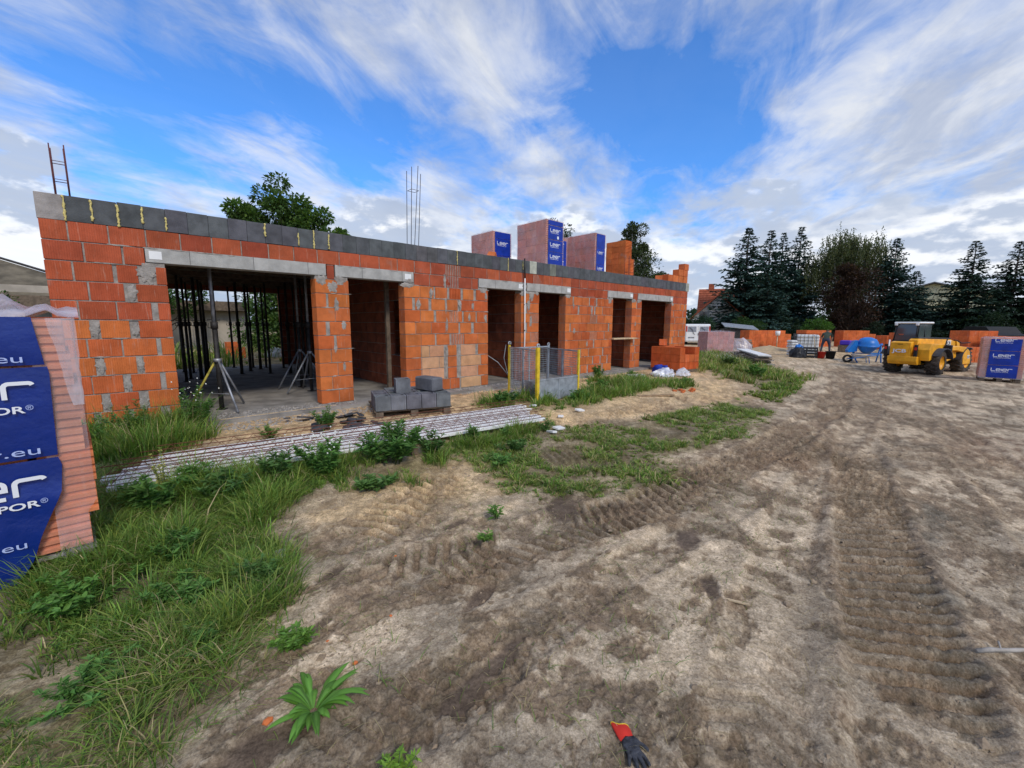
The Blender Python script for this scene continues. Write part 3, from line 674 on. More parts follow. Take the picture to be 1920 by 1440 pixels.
for lb, x_, y_, h_, r_, n_, lf_ in [('leafy green weed in the long grass right of the blue pallet bottom', .12, -4.15, .26, .3, 520, .06), ('broad leafed weed in the middle of the foreground grass', .1, -4.75, .2, .28, 520, .055),
    ('weed with narrow leaves by the grass edge near the broken slab', .5, -4.85, .22, .22, 420, .06), ('narrow leafed weed before the near end of the beams', .55, -3.35, .34, .32, 380, .09), ('dark weed between blue pallet and beams', .35, -3.0, .4, .25, 340, .08),
    ('weed by the near side of the beams with pointed leaves', 1.0, -3.2, .42, .28, 420, .09), ('weed leaning on the front beam right of the tall bushy one', 2.75, -3.38, .34, .26, 320, .09), ('low leafy weed at the lower left edge of the grass', -.3, -5.3, .16, .3, 480, .045),
    ('low weed in the trampled grass near the lower ruts', .15, -5.3, .13, .2, 400, .045), ('creeping weed between the sand and the grass patch', 3.3, -4.1, .12, .3, 240, .07), ('weed clump at the left part of the low grass patch', 3.7, -3.9, .2, .3, 300, .08),
    ('weed in the grass strip right of the mesh cage', 8.3, -1.9, .32, .4, 360, .09), ('weed in the grass strip below the mesh cage front corner', 6.9, -2.4, .26, .4, 340, .09), ('small weed on the sand before the brick stack', 11.3, -2.6, .2, .25, 200, .09)]:
    weed(lb, x_, y_, h_, r_, n_, leaf=lf_, wr=.32, stems=12, col=random.choice([(.05, .12, .03), (.06, .14, .035), (.045, .10, .028)]))
# rosette of long leaves in the foreground
t = thing('rosette_weed', 'flat rosette of long toothed green leaves in the foreground mud', 'weed', (.47, -6.1, float(gh(.47, -6.1)[0])))
for i in range(46):
    a = i*2.4+random.uniform(-.9, .9); L_ = random.uniform(.05, .20)*(1.15+.3*math.cos(a-.6)); e0 = random.uniform(.05, 1.3); mb = MB(); vs = []; K = 6
    for k in range(K+1):
        u = k/K; wd = .030*math.sin(math.pi*min(1, .08+u*.93))**.7*(.25+1.1*u if u < .7 else 1.02-(u-.7)*1.5)*(1+.2*(k % 2)); r_ = L_*u; zz = L_*(e0*u-.8*e0*u*u)+.008
        for sgn in (-1, 0, 1): vs.append((r_, sgn*wd/2*1.15, zz+(.35*abs(sgn)*wd)))
    mb.add(vs, [(k*3+j, k*3+j+1, k*3+j+4, k*3+j+3) for k in range(K) for j in (0, 1)], 0, None, True)
    me = mb.mesh('leaf', 'leaf'); at_ = me.color_attributes.new('Col', 'FLOAT_COLOR', 'POINT')
    cc = np.ones((len(me.vertices), 4), np.float32); cc[:, :3] = np.array([.085, .19, .032])*random.uniform(.65, 1.35); cc[1::3, :3] *= 1.8; at_.data.foreach_set('color', cc.ravel())
    ob('leaf', me, t, (0.015*math.cos(a), .015*math.sin(a), 0), (0, 0, a))
# ================================================================== THE BRICK BUILDING
HT = 2.755; TOP = 3.072; X0, X1 = -.71, 16.44; YB = 9.0
OP = [(.482, 2.505), (3.10, 4.22), (6.40, 7.48), (8.13, 9.19), (11.48, 12.55), (13.15, 15.2)]
bld = thing('brick_building', 'unfinished single storey building of orange hollow bricks with a flat concrete slab roof', 'building', (0, 0, 0))
ORANGE = [(.58, .160, .045), (.62, .175, .048), (.52, .135, .042), (.56, .15, .046)]
RED = [(.41, .092, .042), (.37, .082, .040), (.44, .10, .044)]
BEIGE = [(.62, .33, .175), (.58, .30, .16), (.64, .36, .20)]
_bm = {}
def brick_mesh(L, D=.25, H=.236, kind='plain'):
    key = (round(L/.01)*.01, D, H, kind)
    if key in _bm: return _bm[key]
    L = key[0]-.006; mb = MB(); dep = .012; g = .016
    if kind == 'plain': mb.box((0, 0, 0), (L, D, H), bev=.004)
    elif kind == 'endslot':                      # grooved left end (the reveal of a doorway)
        hx, hy = L/2, D/2; pts = [(hx, -hy), (hx, hy), (-hx, hy)]
        for k in range(5):
            y = hy-(k+.75)*D/5.2; pts += [(-hx, y+g), (-hx+dep, y+g*.8), (-hx+dep, y-g*.2), (-hx, y-g*.4)]
        pts += [(-hx, -hy)]; mb.prism(pts[::-1], -H/2, H/2)
    elif kind == 'slotted':                      # deep vertical slots in the front
        hx, hy = L/2, D/2; ns = max(3, round(L/.045)); pts = [(-hx, -hy)]
        for k in range(ns):
            x = -hx+(k+.5)*L/ns; q = L/ns*.28; pts += [(x-q, -hy), (x-q, -hy+.012), (x+q, -hy+.012), (x+q, -hy)]
        pts += [(hx, -hy), (hx, hy), (-hx, hy)]; mb.prism(pts, -H/2, H/2)
    elif kind == 'ribbed':                       # horizontal tongue ridges on the front (pallet bricks)
        hy, hz = D/2, H/2; pts = []; nr = 4
        for k in range(nr):
            z = -hz+k*H/nr; pts += [(-hy, z), (-hy, z+H/nr*.45), (-hy+.016, z+H/nr*.6), (-hy+.016, z+H/nr*.9)]
        pts += [(-hy, hz), (hy, hz), (hy, -hz)]
        Mx = Matrix(((0, 0, 1, 0), (1, 0, 0, 0), (0, 1, 0, 0), (0, 0, 0, 1))); mb.prism(pts, -L/2, L/2, Mx)
    me = mb.mesh('brick', 'brick' if kind in ('plain',) else 'brick_smooth'); _bm[key] = me; return me
def vary(c, s=.12):
    k = random.uniform(1-s, 1+s); return (c[0]*k, c[1]*k*random.uniform(.94, 1.06), c[2]*k)
NB = [0]; EXTRA = []
def brick_at(xa, xb, k, pal, kind='plain', parent=bld, yoff=0.):
    if xb-xa < .03: return
    zc_ = HT-.25*k+.125+.006; NB[0] += 1
    o = ob('brick', brick_mesh(xb-xa, kind=kind), parent, ((xa+xb)/2, .125+yoff+random.uniform(-.003, .003), zc_), (random.uniform(-.004, .004), 0, random.uniform(-.006, .006)), color=vary(random.choice(pal)))
    return o
def palette(k, x):
    if k == 1: return RED
    if k == 2: return RED if x < .5 or random.random() < .85 else [(.50, .105, .035)]
    if x < .5: return [(.45, .098, .042), (.48, .106, .044), (.42, .09, .040)] if k < 6 else [(.56, .145, .042), (.55, .135, .042), (.52, .12, .040), (.58, .155, .044)]
    if k < 5 and random.random() < .22: return [(.5, .11, .036)]
    return ORANGE if random.random() < .88 else [(.53, .12, .036)]
# course 1: one unbroken row under the slab edge blocks
x = X0; nxt = -.46
while x < X1-.05:
    sl = 'slotted' if (5.0 < x < 5.3 or 7.2 < x < 7.9 or 10.2 < x < 10.5) and nxt-x > .3 else 'plain'
    brick_at(x, min(nxt-.006, X1), 1, RED, sl); x = nxt; nxt += .38
# left pier, courses 2..11, joints read from the photograph; (a,b) pairs are bricks, gaps are mortar
LP = {2: [(X0,-.345),(-.335,.03),(.045,.262)], 3: [(X0,-.47),(-.455,-.085),(-.05,.175),(.36,.482)], 4: [(X0,-.345),(-.335,.01),(.13,.482)],
      5: [(X0,-.465),(-.455,-.095),(-.085,.275),(.345,.482)], 6: [(X0,-.375),(-.28,.02),(.115,.482)], 7: [(X0,-.43),(-.42,-.085),(-.075,.285),(.335,.482)],
      8: [(X0,-.37),(-.285,.045),(.12,.482)], 9: [(X0,-.43),(-.425,-.115),(-.035,.285),(.345,.482)], 10: [(X0,-.355),(-.27,.03),(.13,.482)], 11: [(X0,-.45),(-.38,-.1),(-.05,.255),(.35,.482)]}
for k, ls in LP.items():
    for a, b in ls: brick_at(a, b, k, palette(k, 0))
# other wall pieces
for wi, (a, b) in enumerate([(2.505, 3.10), (4.22, 6.40), (7.48, 8.13), (9.19, 11.48), (12.55, 13.15), (15.2, X1)]):
    for k in range(2, 12):
        lo, hi = a, b
        if k == 2:       # lintel zone
            lo, hi = {0: (2.72, 2.86), 1: (4.46, 6.12), 2: (0, 0), 3: (9.42, 11.17), 4: (12.62, 12.88), 5: (15.32, X1)}[wi]
            if hi <= lo: continue
            xx_ = lo; 
            while xx_ < hi-.02:
                nx_ = min(xx_+.37, hi); nx_ = hi if hi-nx_ < .1 else nx_
                brick_at(xx_, nx_-.006, k, RED, 'slotted' if wi in (1, 3) and abs(xx_-(a+b)/2) < .2 else 'plain'); xx_ = nx_
            continue
        if wi == 1 and k >= 8:
            brick_at(4.22, 4.575, k, ORANGE, 'endslot')
            if k < 11: c_ = 5.02 if k % 2 else 4.78; brick_at(4.59, c_, k, BEIGE); brick_at(c_+.006, 5.15, k, BEIGE)
            else: brick_at(4.70, 5.3, k, ORANGE)
            brick_at(5.25, 5.49, k, ORANGE) if k < 11 else brick_at(5.31, 5.56, k, ORANGE)
            e_ = (6.09, 6.18, 6.09, 6.18)[k-8]; brick_at(5.60, e_-.006-(.06 if k == 8 else 0), k, BEIGE); brick_at(e_+.008, 6.40, k, ORANGE); continue
        first = .37 if k % 2 else .25
        if b-a < .8: first = .33 if k % 2 else .22
        x = a; seg = []
        nx_ = a+first
        while x < b-.02:
            nx_ = min(nx_, b)
            if b-nx_ < .09: nx_ = b
            seg.append([x, nx_]); x = nx_; nx_ = x+.378+random.uniform(-.02, .01)*(wi > 0)
        for j, (p, q) in enumerate(seg):
            gap = .006 if random.random() < .55 else random.uniform(.03, .075)
            if j == len(seg)-1: gap = 0
            kind = 'endslot' if j == 0 else 'plain'
            mid = (a+b)/2
            if wi in (1, 3) and p < mid+.1 < q and k % 2 == 1: kind = 'slotted'
            if wi == 2 and k % 2 and j > 0: kind = 'slotted'
            pal = palette(k, p)
            brick_at(p, q-gap, k, pal, kind)
# mortar body of the facade: set back behind the brick faces
mb = MB(); ins = .0125
def wallbox(mb, xa, xb, ya, yb, za, zb): mb.box(((xa+xb)/2, (ya+yb)/2, (za+zb)/2), (xb-xa, yb-ya, zb-za))
for a, b in [(X0, .482), (2.505, 3.10), (4.22, 6.40), (7.48, 8.13), (9.19, 11.48), (12.55, 13.15), (15.2, X1)]:
    wallbox(mb, a+ins, b-ins, ins, .25-ins, -.03, 2.312)
wallbox(mb, X0+ins, X1-ins, ins, .25-ins, 2.53, HT-.004)
for a, b in [(X0, .262), (2.72, 2.86), (4.46, 6.12), (7.6, 7.66), (9.42, 11.17), (12.60, 12.90), (15.32, X1)]:
    wallbox(mb, a+ins, b-ins, ins+.002, .25-ins-.002, 2.308, 2.532)
mb.build('mortar_joints', 'mortar', bld)
# uneven smears of mortar squeezed out over the bricks
def smear(cx, cz, w_, h_, seed, proud=.010):
    n = 22; vs = [(cx, -proud, cz)]; rs = random.Random(seed)
    for i in range(n):
        a = 2*math.pi*i/n; q = rs.uniform(.62, 1.15); vs.append((cx+math.cos(a)*w_/2*q, .001, cz+math.sin(a)*h_/2*q))
    for i in range(n):
        a = 2*math.pi*i/n; q = rs.uniform(.45, .7); vs.append((cx+math.cos(a)*w_/2*q, -proud*rs.uniform(.5, 1.1), cz+math.sin(a)*h_/2*q))
    fs = [(1+i, 1+(i+1) % n, 1+n+(i+1) % n, 1+n+i) for i in range(n)]+[(1+n+i, 1+n+(i+1) % n, 0) for i in range(n)]
    return vs, fs
mb = MB(); sid = 0
for cx, cz, w_, h_ in [(.27, 2.17, .24, .30), (.09, 1.89, .13, .24), (2.62, 2.24, .22, .20), (2.95, 2.26, .25, .17), (2.80, 2.12, .2, .22), (4.30, 2.25, .32, .12), (4.36, 2.35, .2, .12), (6.26, 2.24, .26, .14), (6.34, 2.12, .10, .2),
    (7.55, 2.24, .2, .14), (7.85, 2.2, .22, .26), (7.75, 1.95, .12, .3), (7.82, 1.55, .10, .35), (7.6, 2.42, .3, .12), (8.05, 2.27, .14, .1), (9.3, 2.26, .25, .12), (11.3, 2.22, .2, .2), (12.66, 2.26, .3, .14), (12.95, 2.25, .25, .14), (15.3, 2.22, .2, .12),
    (2.86, 1.80, .10, .28), (2.98, 1.45, .10, .2), (2.80, 1.02, .07, .22), (2.95, .68, .06, .2), (4.85, 2.12, .10, .22), (4.55, 1.88, .12, .24), (5.20, 2.4, .08, .35), (5.22, 1.9, .07, .4), (5.24, 1.45, .06, .35), (5.6, 1.9, .1, .26), (5.95, 1.88, .1, .2), (6.33, 1.6, .09, .22), (5.85, 1.62, .08, .22),
    (5.22, .85, .09, .25), (5.2, .45, .07, .5), (.31, .12, .12, .22), (-.33, 1.38, .12, .22), (.08, 1.38, .1, .22), (-.32, .9, .12, .22), (.09, .88, .08, .24), (-.07, .62, .1, .24), (-.31, .38, .13, .22), (.08, .35, .13, .25), (9.55, 2.0, .06, .2), (9.6, 1.3, .1, .2), (10.4, 1.9, .1, .3), (10.2, .9, .1, .2), (12.8, 1.5, .1, .2), (12.75, .9, .12, .3)]:
    sid += 1; v, f = smear(cx, cz, w_, h_, sid); mb.add(v, f)
for k in range(1, 12):
    for _ in range(26):
        xx_ = random.uniform(X0+.05, X1-.05); zz_ = HT-.25*k+.006
        if any(a-.03 < xx_ < b+.03 for a, b in OP) and zz_ < 2.5: continue
        sid += 1; v, f = smear(xx_, zz_, random.uniform(.08, .34), random.uniform(.012, .03), sid, .007); mb.add(v, f)
mb.build('mortar_smear', 'mortar', bld, kind='stuff')
# lintels
for a, b, tag_ in [(.27, 2.71, .34), (2.87, 4.45, 4.28), (6.13, 7.59, 7.42), (7.68, 9.41, 9.28), (11.18, 12.59, 12.46), (12.91, 15.31, 15.15)]:
    me = MB().box((0, 0, 0), (b-a, .24, .205), bev=.005).mesh('lintel', 'concrete')
    l = ob('lintel', me, bld, ((a+b)/2, .118, 2.42))
    MB().box((tag_-(a+b)/2+.04, -.1225, .0), (.14, .003, .11)).build('paper_label', 'white', l)
    mb = MB()
    for xx_ in np.arange(.5, b-a-.2, .82): mb.box((xx_-(b-a)/2, -.1205, 0), (.008, .003, .2))
    if len(mb.v): mb.build('joint_line', 'concrete_dark', l)
# slab edge blocks, 25 cm each, with squeezed foam in some joints
x = -.715; i = 0
emesh = MB().box((0, 0, 0), (.247, .12, .312), bev=.004).mesh('edge_block', 'block')
while x < X1:
    c = (.095, .099, .106)
    if i == 0: c = (.34, .33, .29)
    elif 7.75 < x < 8.15: c = (.44, .43, .37) if x < 8.0 else (.10, .105, .11)
    elif 8.5 < x < 8.78: c = (.20, .20, .17)
    elif x > X1-.3: c = (.34, .33, .29)
    elif i in (21, 22): c = (.11, .11, .11)
    ob('edge_block', emesh, bld, (x+.124, .064+random.uniform(-.003, .003), HT+.16+random.uniform(-.004, .006)), color=vary(c, .16)); x += .25; i += 1
def foam_at(x, z0, z1, seed):
    rs = random.Random(seed); mb = MB(); n = int((z1-z0)/.018); pts = []; rr_ = []
    for k in range(n+1): pts.append((x+rs.uniform(-.006, .006), -.004, z0+(z1-z0)*k/n)); rr_.append(rs.uniform(.005, .016)*(1.5 if rs.random() < .2 else 1))
    mb.tube(pts, rr_, 6); return mb.build('foam_bead', 'foam', bld)
for j, (xx_, a, b) in enumerate([(-.465, .0, 1.), (-.215, .1, .95), (.035, .0, .9), (.285, .25, .95), (.535, .05, .65), (1.785, .35, 1.), (2.285, .1, .75), (2.535, 0, 1.), (2.785, .1, .9), (5.535, .05, 1.), (7.035, 0, 1.), (7.535, .25, .9)]):
    foam_at(xx_, HT+.315*a, HT+.315*b, j)
# roof slab, other walls, floor
MB().box(((X0+X1)/2, (YB+.13)/2, HT+.158), (X1-X0-.02, YB-.15, .295)).build('roof_slab', 'concrete', bld)
ob('floor_slab', MB().box(((X0+X1)/2, (YB-.22)/2+.0, -.1), (X1-X0+.1, YB+.42, .19)).mesh('floor_slab', 'floor_dust'), bld)
def masonry(name, x0, y0, x1, y1, z0, z1, th=.22, holes=()):
    """joined courses of bricks around a mortar core; runs along X or Y"""
    L_ = math.hypot(x1-x0, y1-y0); ang = math.atan2(y1-y0, x1-x0); Mz = Matrix.Translation((x0, y0, 0)) @ Matrix.Rotation(ang, 4, 'Z')
    mb = MB(); nk = int((z1-z0)/.25)
    def put(a, b, za, zb, d, m_, bev=0):
        c = Mz @ Vector(((a+b)/2, 0, (za+zb)/2)); mb.box(c, (b-a, d, zb-za), rz(ang), m_)
    def spans(za, zb):
        s_ = [(0, L_)]
        for (ha, hb, hz0, hz1) in holes:
            if hz0 < zb-.02 and hz1 > za+.02:
                s_ = [q for a, b in s_ for q in ((a, min(b, ha)), (max(a, hb), b)) if q[1]-q[0] > .02]
        return s_
    for k in range(nk):
        za = z0+k*.25; zb = za+.25
        for a, b in spans(za, zb):
            put(a+.004, b-.004, za, zb, th-.018, 1)
            x = a-(.19 if k % 2 else 0)
            while x < b:
                p, q = max(x, a), min(x+.37, b)
                if q-p > .03: put(p, q, za+.007, zb-.007, th+random.uniform(-.004, .004), 0)
                x += .38
    return mb
pbr('brick_shade', (.30, .085, .042), .9, var=.35, vscale=3.5, bump=.7, bscale=50)  # brick darkened for the inner walls; dimness of the rooms put into the colour
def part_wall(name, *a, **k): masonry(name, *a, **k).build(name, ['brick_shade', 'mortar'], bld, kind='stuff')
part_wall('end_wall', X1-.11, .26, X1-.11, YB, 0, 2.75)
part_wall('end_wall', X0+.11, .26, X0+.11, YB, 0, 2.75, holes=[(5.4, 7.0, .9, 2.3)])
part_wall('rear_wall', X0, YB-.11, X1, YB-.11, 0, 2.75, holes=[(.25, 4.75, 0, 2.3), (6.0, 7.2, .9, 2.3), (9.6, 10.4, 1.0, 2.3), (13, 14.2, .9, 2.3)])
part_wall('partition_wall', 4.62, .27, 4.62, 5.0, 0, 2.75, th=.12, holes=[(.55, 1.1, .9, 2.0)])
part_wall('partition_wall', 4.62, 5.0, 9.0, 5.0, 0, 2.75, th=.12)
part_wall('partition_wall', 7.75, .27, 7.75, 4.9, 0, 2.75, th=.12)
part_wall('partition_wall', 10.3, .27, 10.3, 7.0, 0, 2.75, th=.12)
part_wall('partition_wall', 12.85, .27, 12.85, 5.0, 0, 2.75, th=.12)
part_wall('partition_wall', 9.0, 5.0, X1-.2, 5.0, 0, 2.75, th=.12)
# stepped parapet bricks at the far right end of the roof
for (xa, z) in [(14.95, 0), (15.33, 0), (15.71, 0), (16.09, 0), (15.71, 1), (16.09, 1), (16.14, 2)]:
    brick_o = ob('brick', brick_mesh(.36 if xa < 16 else .34), bld, (xa+.17, .16, TOP+.12+z*.245), (0, 0, random.uniform(-.03, .03)), color=vary((.62, .16, .05)))
ob('brick', brick_mesh(.25), bld, (14.72, .3, TOP+.06), (0, .1, .5), color=(.6, .15, .05, 1)[:3])
# thin board under the slab edge at the opening, gravel strip
MB().box((1.55, -.185, -.015), (2.3, .05, .03), rz(.02)).build('edge_board', 'wood_light', bld)

# ---- formwork props and timber inside
PROPY = []
def steel_prop(x, y, label, tripod=False, mat='steel_dark', tm='steel_grey', h=2.62, yaw_=0., yellow=False, r=.034):
    t = thing('steel_prop', label, 'prop', (x, y, 0), yaw_, 'steel props under the roof slab')
    MB().tube([(0, 0, .01), (0, 0, 1.45)], r, 10).build('outer_tube', mat, t)
    MB().tube([(0, 0, 1.40), (0, 0, h)], r*.78, 8).build('inner_tube', tm if tripod else mat, t)
    MB().tube([(0, 0, 1.38), (0, 0, 1.50)], r*1.45, 10).build('collar', mat, t)
    mb = MB(); mb.tube([(-.09, 0, 1.47), (-.11, .02, 1.40), (-.02, .05, 1.38)], .007, 4); mb.tube([(-.1, 0, 1.53), (.1, 0, 1.53)], .008, 4); mb.build('pin', mat, t)
    MB().box((0, 0, .008), (.13, .13, .012)).build('base_plate', mat, t)
    MB().box((0, 0, h), (.16, .16, .012)).build('head_plate', mat, t)
    if tripod:
        for k, (a, L_) in enumerate(((R(175), .55), (R(-42), .62), (R(75), .5))):
            MB().tube([(.035*math.cos(a), .035*math.sin(a), .84), (L_*math.cos(a), L_*math.sin(a), .02)], .019, 6).build('tripod_leg', 'prop_yellow' if (yellow and k == 0) else 'steel_grey', t)
        MB().tube([(.35*math.cos(R(175)), .35*math.sin(R(175)), .28), (.35*math.cos(R(-42)), .35*math.sin(R(-42)), .30)], .006, 4).build('brace', 'steel_grey', t)
        MB().tube([(0, 0, .82), (0, 0, .88)], r*1.7, 8).build('clamp', 'steel_grey', t)
    return t
steel_prop(1.08, .72, 'nearest steel prop with a grey and yellow tripod in the wide opening', True, yaw_=R(-35), yellow=True, r=.038)
for i, (x, y) in enumerate([(1.16, 8.13), (1.33, 7.6), (1.57, 8.5), (1.66, 7.3), (2.5, 8.6), (2.98, 8.2), (3.06, 7.54), (3.01, 6.04), (3.3, 7.9), (3.46, 5.67), (3.5, 4.4), (3.9, 6.6), (2.35, 6.4), (1.85, 6.6), (.75, 6.2), (4.1, 3.4), (.98, 5.4), (1.12, 6.0), (1.32, 5.7), (1.5, 6.4), (3.7, 7.4), (2.7, 7.1), (3.75, 4.9)]):
    steel_prop(x, y, 'dark steel prop in the crowd of props deep inside the wide opening', mat='steel_dark', r=.034+.010*(i % 3 == 0), tripod=False)
for (x, y, l) in [(2.91, 2.63, 'grey steel prop with tripod standing second from the right inside the wide opening'), (2.88, 1.8, 'grey steel prop with tripod just behind the first brick pier')]:
    steel_prop(x, y, l, True, mat='steel_dark', yaw_=R(20), r=.032)
for i, y in enumerate((.9, 2.4, 3.9, 5.4, 6.9, 8.4)):
    ob('formwork_beam', MB().box((0, 0, 0), (5.1, .08, .12)).mesh('formwork_beam', 'wood_dark'), None, (2.0, y, 2.694), label='dark timber formwork beam carried by the steel props under the slab', cat='beam', group='timber formwork beams under the slab')
t = thing('timber_post', 'squared wooden post standing in the second doorway', 'post', (4.2, .75, 0)); MB().box((0, 0, 1.35), (.085, .085, 2.7), bev=.004).build('post', 'wood_dark', t); MB().box((0, 0, 2.72), (.3, .1, .03)).build('cap_board', 'wood', t)
# boards, shelf and pallet in the narrow doorway
t = thing('board_screen', 'horizontal formwork boards closing the back of the narrow planked doorway', 'boards', (12.05, .95, 0))
for k in range(9): MB().box((0, random.uniform(-.01, .01), .14+k*.255), (1.15, .03, .245), bev=.003).build('board', ['wood_dark', 'wood', 'wood_dark'][k % 3], t)
ob('plank', MB().box((0, 0, 0), (1.25, .28, .045), bev=.004).mesh('plank', 'wood_light'), None, (12.05, .0, 1.02), (0, 0, R(-3)), label='pale plank laid across the narrow doorway at chest height', cat='plank')
t = thing('wooden_pallet', 'wooden pallet standing on edge in the narrow planked doorway', 'pallet', (11.62, .45, 0), 0)
for k in range(7): MB().box((.13, 0, .10+k*.13), (.44, .10, .06)).build('slat', 'wood_grey', t)
for sx_ in (-.06, .32): MB().box((sx_, .075, .5), (.07, .045, .98)).build('bearer', 'wood_dark', t)
t = thing('leaning_rods', 'two thin steel rods leaning in the third doorway', 'rods', (7.0, .12, 0))
MB().tube([(.25, -.1, 0), (-.02, .2, .5), (-.55, .6, .95)], .012, 5).build('rod', 'steel_grey', t); MB().tube([(.3, -.15, 0), (.12, .0, .25), (.05, .05, .62), (.16, .1, .95)], .010, 5).build('rod', 'steel_grey', t)
# tall white pole before pier three
t = thing('white_pole', 'slender white plastic pole leaning against the third pier', 'pole', (7.52, -.06, 0))
MB().tube([(.0, 0, -.03), (.04, .0, 1.1), (.02, -.01, 2.62)], .016, 8).build('lower_pipe', 'white', t); MB().tube([(.02, -.01, 2.62), (.0, -.012, 3.1)], .019, 8).build('upper_pipe', 'steel_dark', t)
for z in (.6, 1.3, 1.95): MB().tube([(.03, -.0, z), (.03, -.0, z+.03)], .02, 8).build('coupling', 'steel_dark', t)

# ---- starter bars sticking out of the roof
def rebar_cage(label, x, y, w_, d_, h, zs, lean=0, mat='rebar_dark', r=.007, z0=TOP, jit=.0):
    t = thing('rebar_cage', label, 'reinforcing bars', (x, y, z0)); cs = [(0, 0), (w_, 0), (w_, d_), (0, d_)]
    for i, (a, b) in enumerate(cs):
        hh = h*(1+[0, -.04, .05, -.02][i]*1.5); MB().tube([(a, b, -.05), (a*1.0+lean*hh+jit*[0, .5, 1, -.3][i], b, hh)], r, 5).build('bar', mat, t)
    for z in zs:
        c2 = [(a+lean*z, b, z) for a, b in cs]; MB().tube(c2+[c2[0]], r*.7, 4).build('stirrup', mat, t)
    return t
rebar_cage('short ladder-like rusty starter bars at the left corner of the roof', -.53, .10, .125, .14, .62, (.20, .42), mat='rust_red', r=.007)
rebar_cage('four tall thin starter bars standing on the roof above the second pier', 4.50, .16, .17, .17, 1.55, (1.12,), .04, jit=.07)
rebar_cage('group of starter bars far right behind the roof edge', 13.7, .9, .25, .2, .85, (.3,), 0)
# ================================================================== BRICK PALLETS
def timber_pallet(t, w_, d_):
    for k in range(5): MB().box((w_*(k+.5)/5, d_/2, .125), (w_/5-.03, d_, .022)).build('deck_board', 'wood_grey', t)
    for y in (.06, d_/2, d_-.06):
        for x in (.08, w_/2, w_-.08): MB().box((x, y, .06), (.12, .1, .105)).build('pallet_block', 'wood_dark', t)
def brick_pallet(label, x, y, z, rzv, w_, d_, rows, nx, ny, bh=.232, col=(.52, .20, .12), wrap=True, sheets=None, group='brick pallets', ribs=True, pallet=True, skip=(), jit=.004, seamh=.6, smat='sheet_blue2', logos=True, cover=(.1, .94), kind='ribbed', fmat='film'):
    t = thing('brick_pallet', label, 'brick pallet', (x, y, z), rzv, group); z0 = .14 if pallet else 0.
    if pallet: timber_pallet(t, w_, d_)
    bw, bd = w_/nx, d_/ny
    mf = brick_mesh(bw, bd-.006, bh, kind); ms = brick_mesh(bw, bd-.006, bh, 'plain')
    for k in range(rows):
        for i in range(nx):
            for j in range(ny):
                if 0 < i < nx-1 and 0 < j < ny-1 and k < rows-1: continue
                if (i, j, k) in skip: continue
                ob('brick', mf if j == 0 else ms, t, (bw*(i+.5)+random.uniform(-jit, jit), bd*(j+.5)+random.uniform(-jit, jit), z0+(k+.5)*(bh+.004)), color=vary(col, .13))
    H = rows*(bh+.004)+z0
    if wrap:
        g = .014; mb = MB(); nu, nv = 10, 8
        def side(p0, du, L_):
            vs = [tuple(Vector(p0)+Vector(du)*L_*a/nu+Vector((0, 0, z0-.03+(H-z0+.05)*b/nv))) for b in range(nv+1) for a in range(nu+1)]
            mb.add(vs, [(b*(nu+1)+a, b*(nu+1)+a+1, (b+1)*(nu+1)+a+1, (b+1)*(nu+1)+a) for b in range(nv) for a in range(nu)])
        side((-g, -g, 0), (1, 0, 0), w_+2*g); side((w_+g, -g, 0), (0, 1, 0), d_+2*g); side((w_+g, d_+g, 0), (-1, 0, 0), w_+2*g); side((-g, d_+g, 0), (0, -1, 0), d_+2*g)
        top = [(-g+(w_+2*g)*a/nu, -g+(d_+2*g)*b/nv, H+.02+.05*(random.random() if 0 < a < nu and 0 < b < nv else 0)) for b in range(nv+1) for a in range(nu+1)]
        mb.add(top, [(b*(nu+1)+a, b*(nu+1)+a+1, (b+1)*(nu+1)+a+1, (b+1)*(nu+1)+a) for b in range(nv) for a in range(nu)])
        for v in mb.v: v += Vector((random.uniform(-.004, .004), random.uniform(-.004, .004), 0))
        mb.build('plastic_wrap', fmat, t)
    if sheets:
        xa, xb = w_*cover[0], w_*cover[1]; g = .021
        for (za, zb, kind_) in sheets:
            sh = MB().box(((xa+xb)/2, -g, (za+zb)/2), (xb-xa, .004, zb-za)).build('printed_sheet', smat, t)
            if kind_:
                hh = (xb-xa)*.68/6.4; x_ = xa+(xb-xa)*.14; zt = zb-.105-hh
                Mx = Matrix.Translation((x_, -g-.004, zt)) @ Matrix.Rotation(R(90), 4, 'X')
                if kind_ == 'cut': Mx = Matrix.Translation((x_, -g-.004, zb-hh*1.05)) @ Matrix.Rotation(R(90), 4, 'X')
                logo(hh, Mx, .24).build('logo_lettering', 'print_white', sh)
                tm = text_mesh('THERMOPOR', hh*.52, 'print_white', 1.75); o_ = ob('lettering', tm, sh, (x_, -g-.004, zt-hh*.75), (R(90), 0, 0))
                if kind_ == 'cut': o_.location.z = zb-hh*1.9
                if kind_ == 'mark': MB().box((xa+(xb-xa)*.66, -g-.004, zt-hh*2.2), (.075, .002, .085)).build('white_label', 'white', sh)
    return t
def roofpal(label, x, y, w_, d_, rows, top, **k):
    rows_h = rows*.236; return brick_pallet(label, x, y, top-rows_h-.14, 0, w_, d_, rows, 3, 3, **k)
PK = (.58, .20, .13)
zz = TOP
t = brick_pallet('small wrapped brick pallet leftmost on the roof, single blue panel', 9.02, 3.0, zz, 0, .79, 1.16, 5, 3, 3, bh=.244, col=PK, sheets=[(.14, .62, 'x'), (.63, 1.16, 'x'), (1.17, 1.37, '')], group='brick pallets on the roof')
